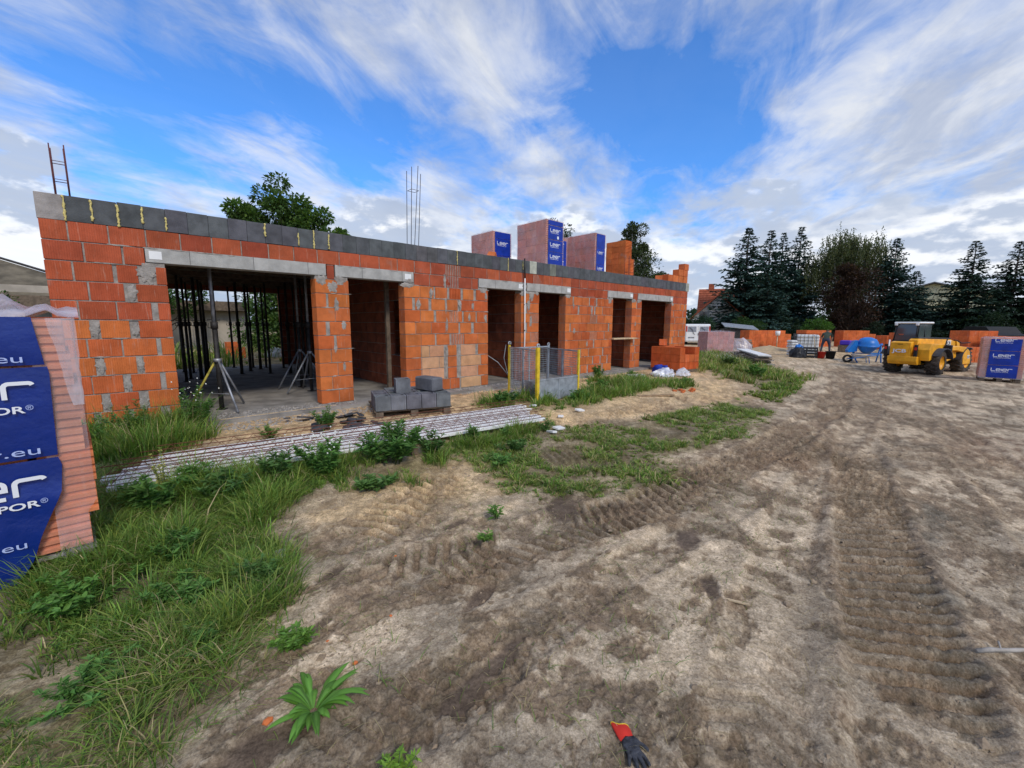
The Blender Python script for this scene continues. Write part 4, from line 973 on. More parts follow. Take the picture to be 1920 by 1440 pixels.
t = brick_pallet('tallest wrapped brick pallet in the middle of the roof with a white label', 9.72, 1.3, zz, 0, .79, 1.29, 6, 3, 3, bh=.234, col=PK, sheets=[(.16, .62, 'x'), (.63, 1.0-.02, 'x'), (1.0, 1.40, 'mark'), (1.42, 1.55, '')], group='brick pallets on the roof')
t = brick_pallet('wrapped brick pallet on the roof beside the bare brick stack', 12.22, 1.35, zz, R(2), .62, 1.31, 6, 3, 3, bh=.226, col=(.55, .17, .11), sheets=[(.14, .48, 'x'), (.49, 1.02, 'x'), (1.03, 1.50, '')], cover=(.12, .92), group='brick pallets on the roof')
t = brick_pallet('wrapped pallet half hidden behind the tallest pallet on the roof', 10.55, 1.95, zz, 0, .9, 1.0, 6, 3, 3, bh=.19, col=PK, sheets=[(.14, .62, 'x'), (.63, 1.2, 'x')], group='brick pallets on the roof')
t = brick_pallet('unwrapped stack of orange bricks on the roof with a stepped right side', 13.85, 1.2, zz, 0, .62, .86, 7, 3, 3, bh=.206, col=(.62, .16, .045), wrap=False, pallet=False, skip={(2, j, k) for j in range(3) for k in (4, 5, 6)}, kind='ribbed', group='brick pallets on the roof')
tt = thing('loose_brick', 'broken brick tilted in front of the leftmost roof pallet', 'brick', (7.1, .7, TOP)); ob('brick', brick_mesh(.25, .2, .2), tt, (0, 0, .08), (.2, .7, .6), color=(.6, .16, .05))
# right-hand pallet near the telehandler
t = brick_pallet('wrapped brick pallet with three blue panels right of the yellow telehandler', 20.45, -7.98, gz(21, -8)-.01, R(-86), .92, 1.0, 5, 4, 3, bh=.242, col=(.60, .24, .15), sheets=[(.14, .53, 'x'), (.545, .98, 'x'), (.995, 1.36, 'cut')], cover=(.17, .87), group=None, seamh=.6, fmat='film')
# tattered film on its top
# ---- near left pallet (front face y=-3.88, right edge x=-.29)
NX = -1.10; PA = R(4.6); t = thing('brick_pallet', 'big blue wrapped brick pallet cut by the left edge of the picture', 'brick pallet', (-.29-.81*math.cos(PA), -3.88-.81*math.sin(PA), -.22), PA)
Wn = .81; timber_pallet(t, Wn, 1.0)
rm = brick_mesh(.27, .32, .236, 'ribbed')
for k in range(7):
    for i in range(3):
        for j in range(3):
            if i == 1 and j == 1: continue
            off = {4: .012, 3: -.004, 2: .035, 1: .02, 0: -.03, 5: -.012, 6: -.03}[k] if i == 2 else 0
            o = ob('brick', rm, t, (.135+.27*i+off+random.uniform(-.003, .003), .165+.335*j, .155+(k+.5)*.226), color=vary((.60, .235, .13) if k not in (1, 2) else (.64, .20, .08), .08)); o.scale = (1, 1, .95)
def xr(z):   # right edge of the blue print, local x, by local height
    zs = [0, .15, .30, .52, .58, .76, .79, 1.1, 1.41, 1.43, 1.73]; xs = [.40, .50, .545, .64, .665, .685, .672, .680, .69, .675, .645]
    return float(np.interp(z, zs, xs))
def blue_sheet(z0, z1, nm):
    mb = MB(); nu, nv = 16, 14; vs = []
    for b in range(nv+1):
        for a in range(nu+1):
            z = z0+(z1-z0)*b/nv; x = .01+(xr(z)-.01)*a/nu; q = fbm(np.array(x*6+z*9.), np.array(z*5.-x*4), 8, 3)
            amp = .03 if z < .62 else .006
            vs.append((x, -.022-.010*math.sin(math.pi*b/nv)-amp*float(q), z))
    mb.add(vs, [(b*(nu+1)+a, b*(nu+1)+a+1, (b+1)*(nu+1)+a+1, (b+1)*(nu+1)+a) for b in range(nv) for a in range(nu)], 0, None, True)
    return mb.build('printed_sheet', 'sheet_blue', t)
yf = -.058
s1 = blue_sheet(1.432, 1.735, 1); s2 = blue_sheet(.83, 1.418, 2); s3 = blue_sheet(.02, .815, 3)
RX = Matrix.Rotation(R(90), 4, 'X')
def near_logo(sh, zbase, xr_end, hh=.098):
    x_ = xr_end-6.45*hh
    logo(hh, Matrix.Translation((x_, yf, zbase)) @ RX, .24).build('logo_lettering', 'print_white', sh)
def near_text(sh, txt, zbase, xend, size, mat='print_white', xs=1.5, bold=.02):
    me = text_mesh(txt, size, mat, xs, bold); mx = max(v.co.x for v in me.vertices); ob('lettering', me, sh, (xend-mx, yf, zbase), (R(90), 0, 0))
near_logo(s2, 1.225, .61); near_text(s2, 'THERMOPOR', 1.135, .565, .062); near_text(s2, '®', 1.15, .60, .046, 'print_pale', 1.0, 0); near_text(s2, 'www.leier.eu', .86, .60, .082, 'print_pale', 1.7, 0)
near_text(s1, 'www.leier.eu', 1.453, .585, .075, 'print_pale', 1.7, 0)
near_logo(s3, .60, .60, .105); near_text(s3, 'THERMOPOR', .515, .565, .062); near_text(s3, '®', .53, .60, .046, 'print_pale', 1.0, 0); near_text(s3, 'www.leier.eu', .255, .48, .075, 'print_pale', 1.6, 0)
# film: front right, side and rumpled top
mb = MB(); nu, nv = 14, 22
def fs(fn, nu, nv):
    vs = [fn(a/nu, b/nv) for b in range(nv+1) for a in range(nu+1)]
    mb.add(vs, [(b*(nu+1)+a, b*(nu+1)+a+1, (b+1)*(nu+1)+a+1, (b+1)*(nu+1)+a) for b in range(nv) for a in range(nu)], 0, None, True)
q_ = lambda u, v, s: float(fbm(np.array(u*7.), np.array(v*7.), s, 3))-.5
fs(lambda u, v: (.62+u*(.205 if v > .2 else .155), -.018-.02*q_(u, v, 3), .10+v*1.63), 8, nv)
fs(lambda u, v: (.822+.01*q_(u*2, v*2, 5), -.01+u*1.03, .62+v*1.11), nu, nv)
mb.build('plastic_wrap', 'film', t)
mb = MB()
fs(lambda u, v: (.70+.13*(1-v)*.6+u*(.135-.08*(1-v))+.02*q_(u, v, 31), -.024-.02*q_(u*3, v*3, 4), 1.15+v*.58), 8, 12)
fs(lambda u, v: (.40+u*.28+.20*q_(u, v, 31), -.024-.02*q_(u*3, v*3, 4), .92-.25*u+v*.36*(.4+.6*u)), 8, 8) if False else None
fs(lambda u, v: (.832+.02*q_(u, v, 32), .0+u*.95, 1.0+v*.74), 8, 8)
fs(lambda u, v: (-.01+u*.87, -.02+v*1.04, 1.735+max(0, .18*(q_(u, v, 9)+.25))*math.sin(math.pi*min(1, max(0, v)))+.07*math.exp(-((u-.62)/.10)**2)*math.sin(math.pi*v)+.05*math.exp(-((u-.82)/.05)**2)), 18, 12)
mb.build('plastic_wrap', 'film_thick', t)

# ================================================================== LATTICE BEAMS
def lattice_beam(label, x0, y0, x1, y1, z, rusty=False):
    L_ = math.hypot(x1-x0, y1-y0); a = math.atan2(y1-y0, x1-x0); t = thing('lattice_beam', label, 'lattice beam', (x0, y0, z), a, 'precast lattice beams lying by the building')
    MB().box((L_/2, 0, .022), (L_, .148, .046), bev=.004).build('concrete_flange', 'concrete_white', t)
    MB().tube([(.0, 0, .155), (L_+.06, 0, .155)], .0048, 5).build('top_bar', 'rust', t)
    for s_ in (-1, 1):
        MB().tube([(-.08, s_*.035, .052), (L_+.07, s_*.035, .052)], .0045, 4).build('bottom_bar', 'rust', t) if s_ < 0 else None
        mb = MB(); n = int(L_/.2); pts = []
        for k in range(n):
            xx_ = .02+k*.2; pts += [(xx_, s_*.035, .04), (xx_+.1, s_*.006, .157)]
        pts.append((.02+n*.2, s_*.035, .04)); mb.tube(pts, .0023, 4, smooth=False); mb.build('lattice', 'rust', t)
    return t
ys = [-3.16, -3.01, -2.86, -2.71, -2.50, -2.34]
for i, y in enumerate(ys):
    l = ['front', 'second', 'third', 'fourth', 'fifth', 'rearmost'][i]
    sh = [.0, .06, -.05, .1, .25, .4][i]
    lattice_beam('%s white concrete lattice beam with rusty top bars, counted from the road side' % l, -.28+sh, y+.53-.02*i, 4.93+sh*.9, y-.09, [-.075, -.07, -.065, -.055, -.05, -.04][i]+(.0))
for i, x in enumerate((.6, 2.6, 4.5)):
    ob('timber_bearer', MB().box((0, 0, 0), (.09, 1.25, .10)).mesh('timber_bearer', 'wood_dark'), None, (x, -2.74+.06*(2-i), -.145), (R(-3), 0, R(-4)), label='dark timber bearer under the %s of the lattice beams' % ['near end', 'middle', 'far end'][i], cat='timber', group='timber bearers under the beams')
for i, (x, y) in enumerate([(1.4, -2.28), (3.1, -2.2)]):
    ob('plank', MB().box((0, 0, 0), (1.3, .10, .03)).mesh('plank', 'wood_light'), None, (x, y, -.03), (0, 0, R(-2)), label=['thin pale plank behind the near part of the lattice beams', 'thin pale plank behind the lattice beams near the grey blocks'][i], cat='plank')
ob('plank', MB().box((0, 0, 0), (.9, .12, .03)).mesh('plank', 'wood'), None, (8.9, -3.05, gz(8.9, -3.05)+.02), (0, 0, R(-28)), label='short weathered plank on the sand between two grass patches', cat='plank')
# white rubble at the beam end
for i, (x, y, s_, a) in enumerate([(5.35, -2.45, .15, .3), (5.15, -2.62, .14, 1.), (5.0, -3.55, .16, .2), (5.55, -3.1, .14, .7), (4.75, -3.62, .12, 1.4), (6.2, -3.0, .14, .1), (5.65, -2.3, .09, 2.)]):
    MB().box((0, 0, 0), (s_*1.5, s_*.7, .035), rot(.1*(i % 3), .15, 0), bev=.006).build('concrete_fragment', 'concrete_white', None, (x, y, gz(x, y)+.03), rot=(0, 0, a), label='flat white broken piece of concrete near the right end of the lattice beams', cat='rubble', group='white concrete fragments')

# ================================================================== GREY HOLLOW BLOCKS ON A PALLET
pa = math.atan2(-.40, 1.19); t = thing('wooden_pallet', 'dark wooden pallet carrying the grey hollow blocks', 'pallet', (2.86, -1.47, -.09), pa)
for k in range(5): MB().box((.64, .1+k*.235, .135), (1.30, .14, .022)).build('deck_board', 'wood_dark', t)
for x in (.07, .64, 1.2):
    for y in (.06, .5, .98): MB().box((x, y, .07), (.12, .12, .10)).build('pallet_block', 'wood_dark', t)
for k in range(3): MB().box((.64, .06+k*.46, .012), (1.28, .1, .018)).build('bottom_board', 'wood_dark', t)
def hollow(mb, w_, d_, h, cells=1, th=.032):
    ow, od = w_/2, d_/2
    def ring(x0, x1, y0, y1, z): return [(x0, y0, z), (x1, y0, z), (x1, y1, z), (x0, y1, z)]
    xs_ = np.linspace(-ow, ow, cells+1); mb.box((-ow+th/2, 0, h/2), (th, d_, h), bev=.004); mb.box((ow-th/2, 0, h/2), (th, d_, h), bev=.004)
    mb.box((0, -od+th/2, h/2), (w_-2*th+.001, th, h-.002)); mb.box((0, od-th/2, h/2), (w_-2*th+.001, th, h-.002))
    for x in xs_[1:-1]: mb.box((x, 0, h/2), (th, d_-2*th, h-.004))
    for sx in (-1, 1):
        for sy in (-1, 1): mb.box((sx*(ow-th-.008), sy*(od-th-.008), h/2), (.03, .03, h-.006), rz(R(45)))
    return mb
Rm = Matrix.Translation(t.location) @ Matrix.Rotation(pa, 4, 'Z')
hm = hollow(MB(), .245, .245, .24).mesh('hollow_block', 'block'); hm2 = hollow(MB(), .245, .49, .24).mesh('hollow_block', 'block')
LBL = ['leftmost', 'second', 'third', 'fourth', 'rightmost']; ROWL = ['front row', 'second row', 'third row', 'back row']
for j in range(4):
    for i in range(5):
        if (i, j) in ((0, 3), (4, 3)): continue
        p_ = Rm @ Vector((.13+i*.253, .13+j*.25, .147))
        ob('hollow_block', hm, None, p_, (0, 0, pa+random.uniform(-.03, .03)), color=vary((.16, .163, .175), .14), label='grey hollow concrete block on the pallet, %s of the %s' % (LBL[i], ROWL[j]), cat='concrete block', group='grey hollow blocks on the pallet')
p_ = Rm @ Vector((.50, .36, .39)); ob('hollow_block', hm, None, p_, (0, 0, pa), color=(.165, .17, .18), label='square hollow grey block standing on top of the others, left one', cat='concrete block', group='grey hollow blocks on the pallet')
p_ = Rm @ Vector((.98, .42, .39)); ob('solid_block', MB().box((0, 0, .12), (.25, .49, .24), bev=.022).mesh('solid_block', 'block'), None, p_, (0, 0, pa+R(28)), color=(.14, .143, .155), label='long closed grey block lying on top of the hollow blocks on the right', cat='concrete block')

# slate-like black rubble by the slab
for i in range(30):
    x = random.uniform(1.55, 2.75); y = -.75-random.uniform(0, .9)-.35*(x-1.6)*.6; s_ = random.uniform(.06, .22)
    if i > 20: x = random.uniform(2.3, 3.0); y = random.uniform(-2.1, -1.75)
    poly = [(s_*random.uniform(.6, 1)*math.cos(a), s_*.6*random.uniform(.6, 1)*math.sin(a)) for a in np.linspace(0, 5.4, 6)]
    mb = MB(); mb.prism(poly, 0, random.uniform(.01, .03)); mb.build('dark_shard', 'slate', None, (x, y, gz(x, y)+.012+random.uniform(0, .05)), rot=(random.uniform(-.25, .25), random.uniform(-.25, .25), random.uniform(0, 3)), label='dark grey flat shard in the debris before the slab edge', cat='rubble', group='dark shards before the slab')
# gravel and rubble by wall feet
n = 2600; XY = np.concatenate([np.stack([rng.uniform(.6, 3.2, n//2), rng.uniform(-.95, .3, n//2)], 1), np.stack([rng.uniform(5.3, 8.2, n//3), rng.uniform(-.5, -.02, n//3)], 1), np.stack([rng.uniform(9.2, 12, n//6), rng.uniform(-.4, -.02, n//6)], 1)]); n = len(XY)
Z = np.where(XY[:, 1] > -.2, -.003, gh(XY[:, 0], XY[:, 1])); sz = rng.lognormal(-4.3, .5, n).clip(.005, .035)
V = (octv[None]*rng.uniform(.6, 1.4, (n, 6, 1))*sz[:, None, None]+rng.normal(0, .2, (n, 6, 3))*sz[:, None, None]+np.stack([XY[:, 0], XY[:, 1], Z], 1)[:, None]).reshape(-1, 3)
ob('gravel', fastmesh('gravel', V, np.full(n*8, 3), (octf[None]+(np.arange(n)*6)[:, None, None]).reshape(-1), 'mortar'), kind='stuff', label='grey mortar crumbs and gravel along the foot of the facade', cat='gravel')

# ================================================================== MESH CAGE
F_, L_c, R_c = Vector((5.99, -2.08, 0)), Vector((6.92, -.55, 0)), Vector((8.02, -3.0+.55, 0))
F_ = Vector((5.99, -2.08, 0)); ax1 = Vector((.36, 1.10, 0)); 
t = thing('mesh_cage', 'open steel mesh cage with yellow corner posts standing before the third and fourth doorways', 'cage', (5.99, -2.08, -.10))
A_ = Vector((.56, .93, 0)).normalized()*1.18; B_ = Vector((.93, -.12, 0)).normalized()*1.0
A_ = Vector((.33, 1.22, 0)); B_ = Vector((1.25, -.02, 0))
cn = {'F': Vector((0, 0, 0)), 'L': A_, 'R': B_, 'K': A_+B_}
def post(p, z0, z1, w_, m_, nm='corner_post'): MB().box(p+Vector((0, 0, (z0+z1)/2)), (w_, w_*.8, z1-z0), bev=.004).build(nm, m_, t)
post(cn['F'], -.02, 1.12, .075, 'paint_yellow'); post(cn['L'], .0, 1.14, .05, 'paint_yellow'); post(cn['R'], .0, 1.03, .05, 'paint_yellow'); post(cn['K'], .0, 1.06, .06, 'galv')
mb = MB()
for k_, zz_ in (('F', 1.12), ('K', 1.06), ('L', 1.12)):
    mb.lathe([(.02, 0), (.045, 0), (.045, .02), (.02, .02), (.02, 0)], 12, Matrix.Translation(cn[k_]+Vector((0, 0, zz_+.035))) @ Matrix.Rotation(R(90), 4, 'X'))
mb.build('lifting_eye', 'galv', t)
def panel(p, q, z0, z1, solid=False):
    u = (q-p); L_ = u.length; u.normalize(); a = math.atan2(u.y, u.x)
    for z in (z0, z1): MB().box((p+q)/2+Vector((0, 0, z)), (L_, .03, .03), rz(a)).build('rail', 'galv', t)
    MB().box((p+q)/2+Vector((0, 0, (z0+z1)/2)), (.04, .03, z1-z0), rz(a)).build('stile', 'galv', t)
    if solid: MB().box((p+q)/2+Vector((0, 0, (z0+z1)/2)), (L_-.05, .006, z1-z0-.03), rz(a)).build('steel_sheet', 'galv', t)
    else:
        mb = MB(); nx_ = int(L_/.05); nz = int((z1-z0)/.05)
        for i in range(1, nx_): c = p+u*L_*i/nx_+Vector((0, 0, (z0+z1)/2)); mb.box(c, (.0065, .0045, z1-z0), rz(a))
        for i in range(1, nz): c = (p+q)/2+Vector((0, 0, z0+(z1-z0)*i/nz)); mb.box(c, (L_, .0045, .0065), rz(a))
        mb.build('wire_mesh', 'galv', t, kind='stuff')
panel(cn['F'], cn['L'], .06, 1.06); panel(cn['L'], cn['K'], .06, 1.04); panel(cn['R'], cn['K'], .06, 1.0)
panel(cn['F'], cn['R'], .04, .46, True)
MB().box((cn['F']+cn['K'])/2+Vector((0, 0, .04)), (1.15, 1.15, .03), rz(R(15))).build('floor_sheet', 'galv', t)
c_ = cn['F']*.72+cn['L']*.28; MB().box(c_+Vector((.03, .02, .25)), (.3, .02, .3), rz(R(75))).build('lower_panel', 'galv', t)

# ================================================================== ORANGE BRICK HEAP BEFORE THE LAST DOORWAY
t = thing('brick_stack', 'stack of unused orange bricks before the last doorway with one brick on top', 'brick stack', (13.05, -1.52, -.07), R(-9))
MB().box((.5, .55, .05), (1.05, 1.15, .09)).build('pallet_base', 'wood_dark', t)
lay = [[(i, j) for i in range(4) for j in range(3)]]*2+[[(i, j) for i in range(4) for j in range(3) if i == 0 or j == 2 or i == 3]]
for k, L in enumerate(lay):
    for i, j in L: ob('brick', brick_mesh(.25, .373, .236, 'slotted' if k in (0, 2) and j == 0 else 'plain'), t, (.13+i*.256, .19+j*.38, .215+k*.242), (0, 0, random.uniform(-.02, .02)), color=vary((.60, .135, .04), .1))
ob('brick', brick_mesh(.37, .25, .2), t, (.35, .95, .95), (0, 0, R(40)), color=(.62, .14, .045))
# crumpled film bag
def blob_mesh(name, mat, rx, ry, rz_, seed, amp=.35, sub=4):
    bm = bmesh.new(); bmesh.ops.create_icosphere(bm, subdivisions=sub, radius=1)
    for v in bm.verts:
        n_ = float(fbm(np.array(v.co.x*2.2+seed), np.array(v.co.y*2.2+v.co.z*1.7), seed, 4))-.5; n2_ = float(fbm(np.array(v.co.x*6+seed), np.array(v.co.y*6+v.co.z*5.), seed+4, 3))-.5
        v.co *= 1+amp*2*n_+amp*1.1*n2_; v.co.x *= rx; v.co.y *= ry; v.co.z = max(v.co.z*rz_, -.02)
    me = bpy.data.meshes.new(name); bm.to_mesh(me); bm.free(); me.materials.append(MATS[mat]); me.polygons.foreach_set('use_smooth', [sub > 3]*len(me.polygons)); return me
t = thing('plastic_waste', 'crumpled white and blue plastic film lying before the orange brick stack', 'plastic film', (12.0, -1.55, -.05))
ob('white_film', blob_mesh('white_film', 'film_bag', .42, .30, .22, 3), t); ob('blue_film', blob_mesh('blue_film', 'sheet_blue2', .26, .20, .22, 5, .5), t, (.05, .08, .07)); ob('white_film', blob_mesh('white_film', 'film_bag', .22, .2, .2, 9), t, (.42, -.42, .02)); ob('white_film', blob_mesh('white_film', 'white', .20, .16, .10, 12, .5), t, (-.25, .05, .05))
MB().box((0, 0, .06), (.55, .2, .12), bev=.01).build('concrete_curb', 'concrete', None, (10.9, -1.25, -.08), rot=(0, 0, R(-35)), label='short grey concrete piece lying left of the plastic film', cat='concrete piece')

# ================================================================== SMALL THINGS IN THE FOREGROUND
g0 = lambda x, y: float(gh(x, y)[0])
MB().box((0, 0, 0), (.20, .11, .022), bev=.005).build('broken_slab', 'concrete', None, (.63, -4.60, g0(.63, -4.6)+.03), rot=(R(8), R(-6), R(-15)), label='flat grey broken slab lying at the edge of the grass', cat='slab')
MB().box((0, 0, 0), (.15, .020, .007)).build('wood_chip', 'wood_light', None, (2.75, -7.08, g0(2.75, -7.08)+.012), rot=(0, R(4), R(-60)), label='small pale wood splinter lying on the mud of the road', cat='wood splinter')
pts = [(0, 0, .01), (.05, -.05, .022), (.1, -.09, .016), (.16, -.15, .02), (.24, -.2, .012)]
mb = MB(); mb.tube(pts, [.011, .013, .010, .011, .006], 7); mb.tube([(.1, -.09, .02), (.16, -.08, .03)], .005, 5); mb.build('stick', 'wood_grey', None, (3.28, -8.12, g0(3.28, -8.12)), label='weathered grey stick on the mud at the right edge', cat='stick')
for i, (x, y, s_) in enumerate([(.72, -5.95, .013), (1.02, -5.75, .009), (.66, -5.72, .008), (1.35, -5.15, .009), (.30, -6.02, .018)]):
    ob('brick_crumb', blob_mesh('brick_crumb', 'brick_crumb' if 'brick_crumb' in MATS else pbr('brick_crumb', (.62, .17, .05), .9)[0].name, s_*1.3, s_, s_*.6, i, .5, 1), None, (x, y, g0(x, y)+.004), label='tiny orange brick crumb on the mud %s' % ['beside the leaf rosette', 'right of the rosette', 'above the rosette', 'near the upper ruts', 'left of the rosette'][i], cat='brick crumb')
for i, (x, y, s_) in enumerate([(1.05, -6.6, .018), (2.1, -5.9, .016), (2.6, -6.2, .02), (3.0, -7.3, .022), (1.9, -7.2, .014)]):
    ob('stone', blob_mesh('stone', 'clod', s_*1.4, s_, s_*.7, i+20, .4, 2), None, (x, y, g0(x, y)+.005), label='small pale stone in the mud, one of a few', cat='stone', group='small stones in the mud')
# brick fragment half way
for x, y, l in [(10.2, -3.1, 'broken orange brick pieces on the sand left of the grass verge')]:
    t = thing('brick_rubble', l, 'brick rubble', (x, y, gz(x, y)))
    for k in range(6): ob('fragment', MB().box((0, 0, 0), (.12, .09, .05), bev=.01).mesh('fragment', 'brick_smooth'), t, (random.uniform(-.3, .3), random.uniform(-.2, .2), .02), (random.random(), random.random(), random.random()*3), color=(.55, .15, .05))

# glove: palm, cuff and five fingers in one skin
def skin_obj(name, nodes, edges, mats, parent=None, sub=2, root=0, loc=(0, 0, 0), rotv=(0, 0, 0), matfn=None, scale=1.0):
    me = bpy.data.meshes.new(name); me.from_pydata([n_[0] for n_ in nodes], edges, []); o = bpy.data.objects.new(name, me); C.objects.link(o)
    md = o.modifiers.new('s', 'SKIN'); md.use_smooth_shade = True; sb = o.modifiers.new('b', 'SUBSURF'); sb.levels = sub; sb.render_levels = sub
    for i, n_ in enumerate(nodes):
        d = me.skin_vertices[0].data[i]; r_ = n_[1]; d.radius = r_ if hasattr(r_, '__len__') else (r_, r_); d.use_root = (i == root)
    dg = bpy.context.evaluated_depsgraph_get(); m2 = bpy.data.meshes.new_from_object(o.evaluated_get(dg)); bpy.data.objects.remove(o); m2.name = name
    m2.materials.clear()
    for m_ in mats: m2.materials.append(MATS[m_])
    m2.polygons.foreach_set('use_smooth', [True]*len(m2.polygons))
    if matfn:
        for p_ in m2.polygons: p_.material_index = matfn(p_.center)
    return ob(name, m2, parent, loc, rotv)
t = thing('work_glove', 'dirty grey work glove with a red cuff lying on the mud', 'glove', (1.435, -7.115, g0(1.435, -7.115)+.018), R(-119)); t.scale = (.88, .88, .88)
N_ = [((0, 0, 0), (.030, .013)), ((.035, 0, .004), (.040, .015)), ((.07, 0, .006), (.040, .013)),
      ((.105, .034, .004), .0105), ((.128, .040, .0), .0095), ((.150, .044, -.006), .0085),
      ((.112, .012, .008), .011), ((.142, .014, .004), .010), ((.168, .015, -.004), .009),
      ((.110, -.012, .008), .011), ((.140, -.016, .002), .010), ((.160, -.020, -.006), .009),
      ((.098, -.034, .002), .010), ((.118, -.044, -.002), .0095), ((.128, -.052, -.008), .0085),
      ((.045, .045, .0), .012), ((.065, .066, -.002), .011), ((.086, .074, -.006), .009)]
E_ = [(0, 1), (1, 2), (2, 3), (3, 4), (4, 5), (2, 6), (6, 7), (7, 8), (2, 9), (9, 10), (10, 11), (2, 12), (12, 13), (13, 14), (1, 15), (15, 16), (16, 17)]
skin_obj('hand_part', N_, E_, ['glove_grey'], t, 2, 1)
mb = MB(); Kk = 18; vs = []
for b, (x, ry, rz_) in enumerate([(.012, .036, .014), (-.015, .039, .016), (-.045, .042, .017), (-.062, .040, .014)]):
    for k in range(Kk): a = 2*math.pi*k/Kk; vs.append((x+.006*math.sin(3*a+b)+.018*math.cos(a)*(b > 1), ry*math.cos(a), rz_*math.sin(a)*(1+.2*math.sin(4*a+b))-.002))
mb.add(vs, [(b*Kk+k, b*Kk+(k+1) % Kk, (b+1)*Kk+(k+1) % Kk, (b+1)*Kk+k) for b in range(3) for k in range(Kk)], 0, None, True); mb.build('cuff', 'glove_red', t)
mb = MB(); mb.tube([vs[3*Kk+k % Kk] for k in range(Kk+1)], .0025, 5); mb.build('cuff_hem', 'paint_yellow', t)
# ================================================================== TELEHANDLER
tz = gz(22, -6.5)-.02
T0 = thing('telehandler', 'yellow telescopic handler seen from behind with white cab roof parked on the mud', 'telehandler', (21.95, -6.30, tz), R(-17))
# local: x forward, y left, z up; rear axle at x=0
def tyre(x, y, steer=0., r=.45, w_=.34):
    wh = ob('wheel', MB().lathe([(.0, -.02), (.11, -.02), (.11, .02), (.0, .02)], 12, Matrix.Rotation(R(90), 4, 'X')).mesh('wheel', 'black'), T0, (x, y, r), (0, 0, steer))
    prof = [(r*.56, -w_/2), (r*.72, -w_/2), (r*.93, -w_*.47), (r, -w_*.36), (r, w_*.36), (r*.93, w_*.47), (r*.72, w_/2), (r*.56, w_/2)]
    mb = MB().lathe(prof, 28, Matrix.Rotation(R(90), 4, 'X'))
    for k in range(18):
        a = 2*math.pi*k/18
        for s_ in (-1, 1):
            a2 = a+(R(10) if s_ > 0 else 0); Mx = Matrix.Rotation(-a2, 4, 'Y') @ Matrix.Translation((r+.008, s_*w_*.22, 0)) @ Matrix.Rotation(s_*R(28), 4, 'X')
            mb.add([(x_*.03, y_*w_*.26, z_*.030) for x_ in (-1, 1) for y_ in (-1, 1) for z_ in (-1, 1)], [(0,1,3,2),(4,6,7,5),(0,4,5,1),(2,3,7,6),(0,2,6,4),(1,5,7,3)], 0, Mx)
    mb.build('tyre', 'mud_rubber', wh)
    s_ = -1 if y < 0 else 1
    MB().lathe([(.07, s_*.03), (.09, s_*.06), (.16, s_*.05), (.19, s_*.10), (.235, s_*.12), (.255, s_*.16), (.255, -s_*.14)], 24, Matrix.Rotation(R(90), 4, 'X') @ Matrix.Scale(-1, 4, (0, 0, 1))).build('rim', 'tele_yellow', wh)
tyre(0, .62); tyre(0, -.62, R(4)); tyre(1.95, .62); tyre(1.95, -.62)
def sidepoly(name, pts, y0, y1, mat, parent=T0):
    Mx = Matrix(((1, 0, 0, 0), (0, 0, 1, 0), (0, 1, 0, 0), (0, 0, 0, 1))); mb = MB(); mb.prism(pts, y0, y1, Mx); o = mb.build(name, mat, parent)
    bv = o.modifiers.new('b', 'BEVEL'); bv.width = .02; bv.segments = 2; bv.limit_method = 'ANGLE'; return o
sidepoly('chassis', [(-.55, .40), (-.50, .62), (.6, .75), (2.3, .70), (2.35, .42), (1.4, .34), (.4, .36)], -.34, .34, 'black')
hood = sidepoly('rear_hood', [(-.78, .42), (-.80, 1.16), (-.60, 1.20), (.05, 1.16), (.05, .5)], -.16, .46, 'tele_yellow')
sidepoly('counterweight', [(-.74, .36), (-.82, .48), (-.82, .66), (-.55, .66), (-.40, .36)], -.38, .50, 'tele_yellow')
MB().box((-.812, .15, .99), (.01, .50, .34), bev=.004).build('rear_panel', 'tele_yellow', hood)
ob('lettering', text_mesh('JCB', .17, 'print_white', 1.55, .03, 'CENTER'), hood, (-.822, .15, .80), (R(90), 0, R(-90)))
MB().box((-.822, .15, 1.10), (.01, .16, .02)).build('hood_slot', 'black', hood)
body = sidepoly('engine_body', [(-.62, .52), (-.70, .92), (-.55, 1.14), (.2, 1.12), (1.35, .98), (1.40, .60), (.5, .42), (.30, .60), (0, .70), (-.30, .60)], -.66, -.28, 'tele_yellow')
for s_ in (-1, 1):
    MB().box((-.76, .15+s_*.44 if s_ > 0 else -.30, .86), (.06, .10, .46), bev=.01).build('tail_light', 'black', T0)
    MB().box((-.795, .15+s_*.44 if s_ > 0 else -.30, .95), (.01, .07, .10)).build('light_lens', 'red', T0)
# boom along the centre, slightly right, sloping down to the front
boom = sidepoly('boom', [(-.62, 1.02), (-.62, 1.26), (-.50, 1.31), (1.95, 1.25), (2.35, 1.16), (2.35, .92), (1.8, .95), (.4, 1.02)], -.27, .0, 'tele_yellow')
MB().box((.75, -.135, 1.315), (2.5, .20, .045), rot(0, R(1.3), 0), bev=.01).build('hose_cover', 'fender', boom)
MB().box((1.72, -.275, 1.12), (.42, .008, .20)).build('badge', 'white', boom)
ob('lettering', text_mesh('JCB', .17, 'black', 1.2, .03, 'CENTER'), boom, (1.72, -.281, 1.06), (R(90), 0, 0))
sidepoly('boom_nose', [(2.28, 1.2), (2.55, 1.12), (2.72, .65), (2.72, .42), (2.5, .42), (2.42, .9)], -.32, .05, 'tele_yellow')
MB().tube([(2.35, -.22, 1.22), (2.55, -.24, 1.20), (2.75, -.30, 1.1), (3.15, -.42, 1.12)], .022, 6).build('hydraulic_hose', 'black', T0)
sidepoly('carriage', [(2.66, .80), (2.78, .80), (2.8, .25), (2.66, .25)], -.45, .35, 'black')
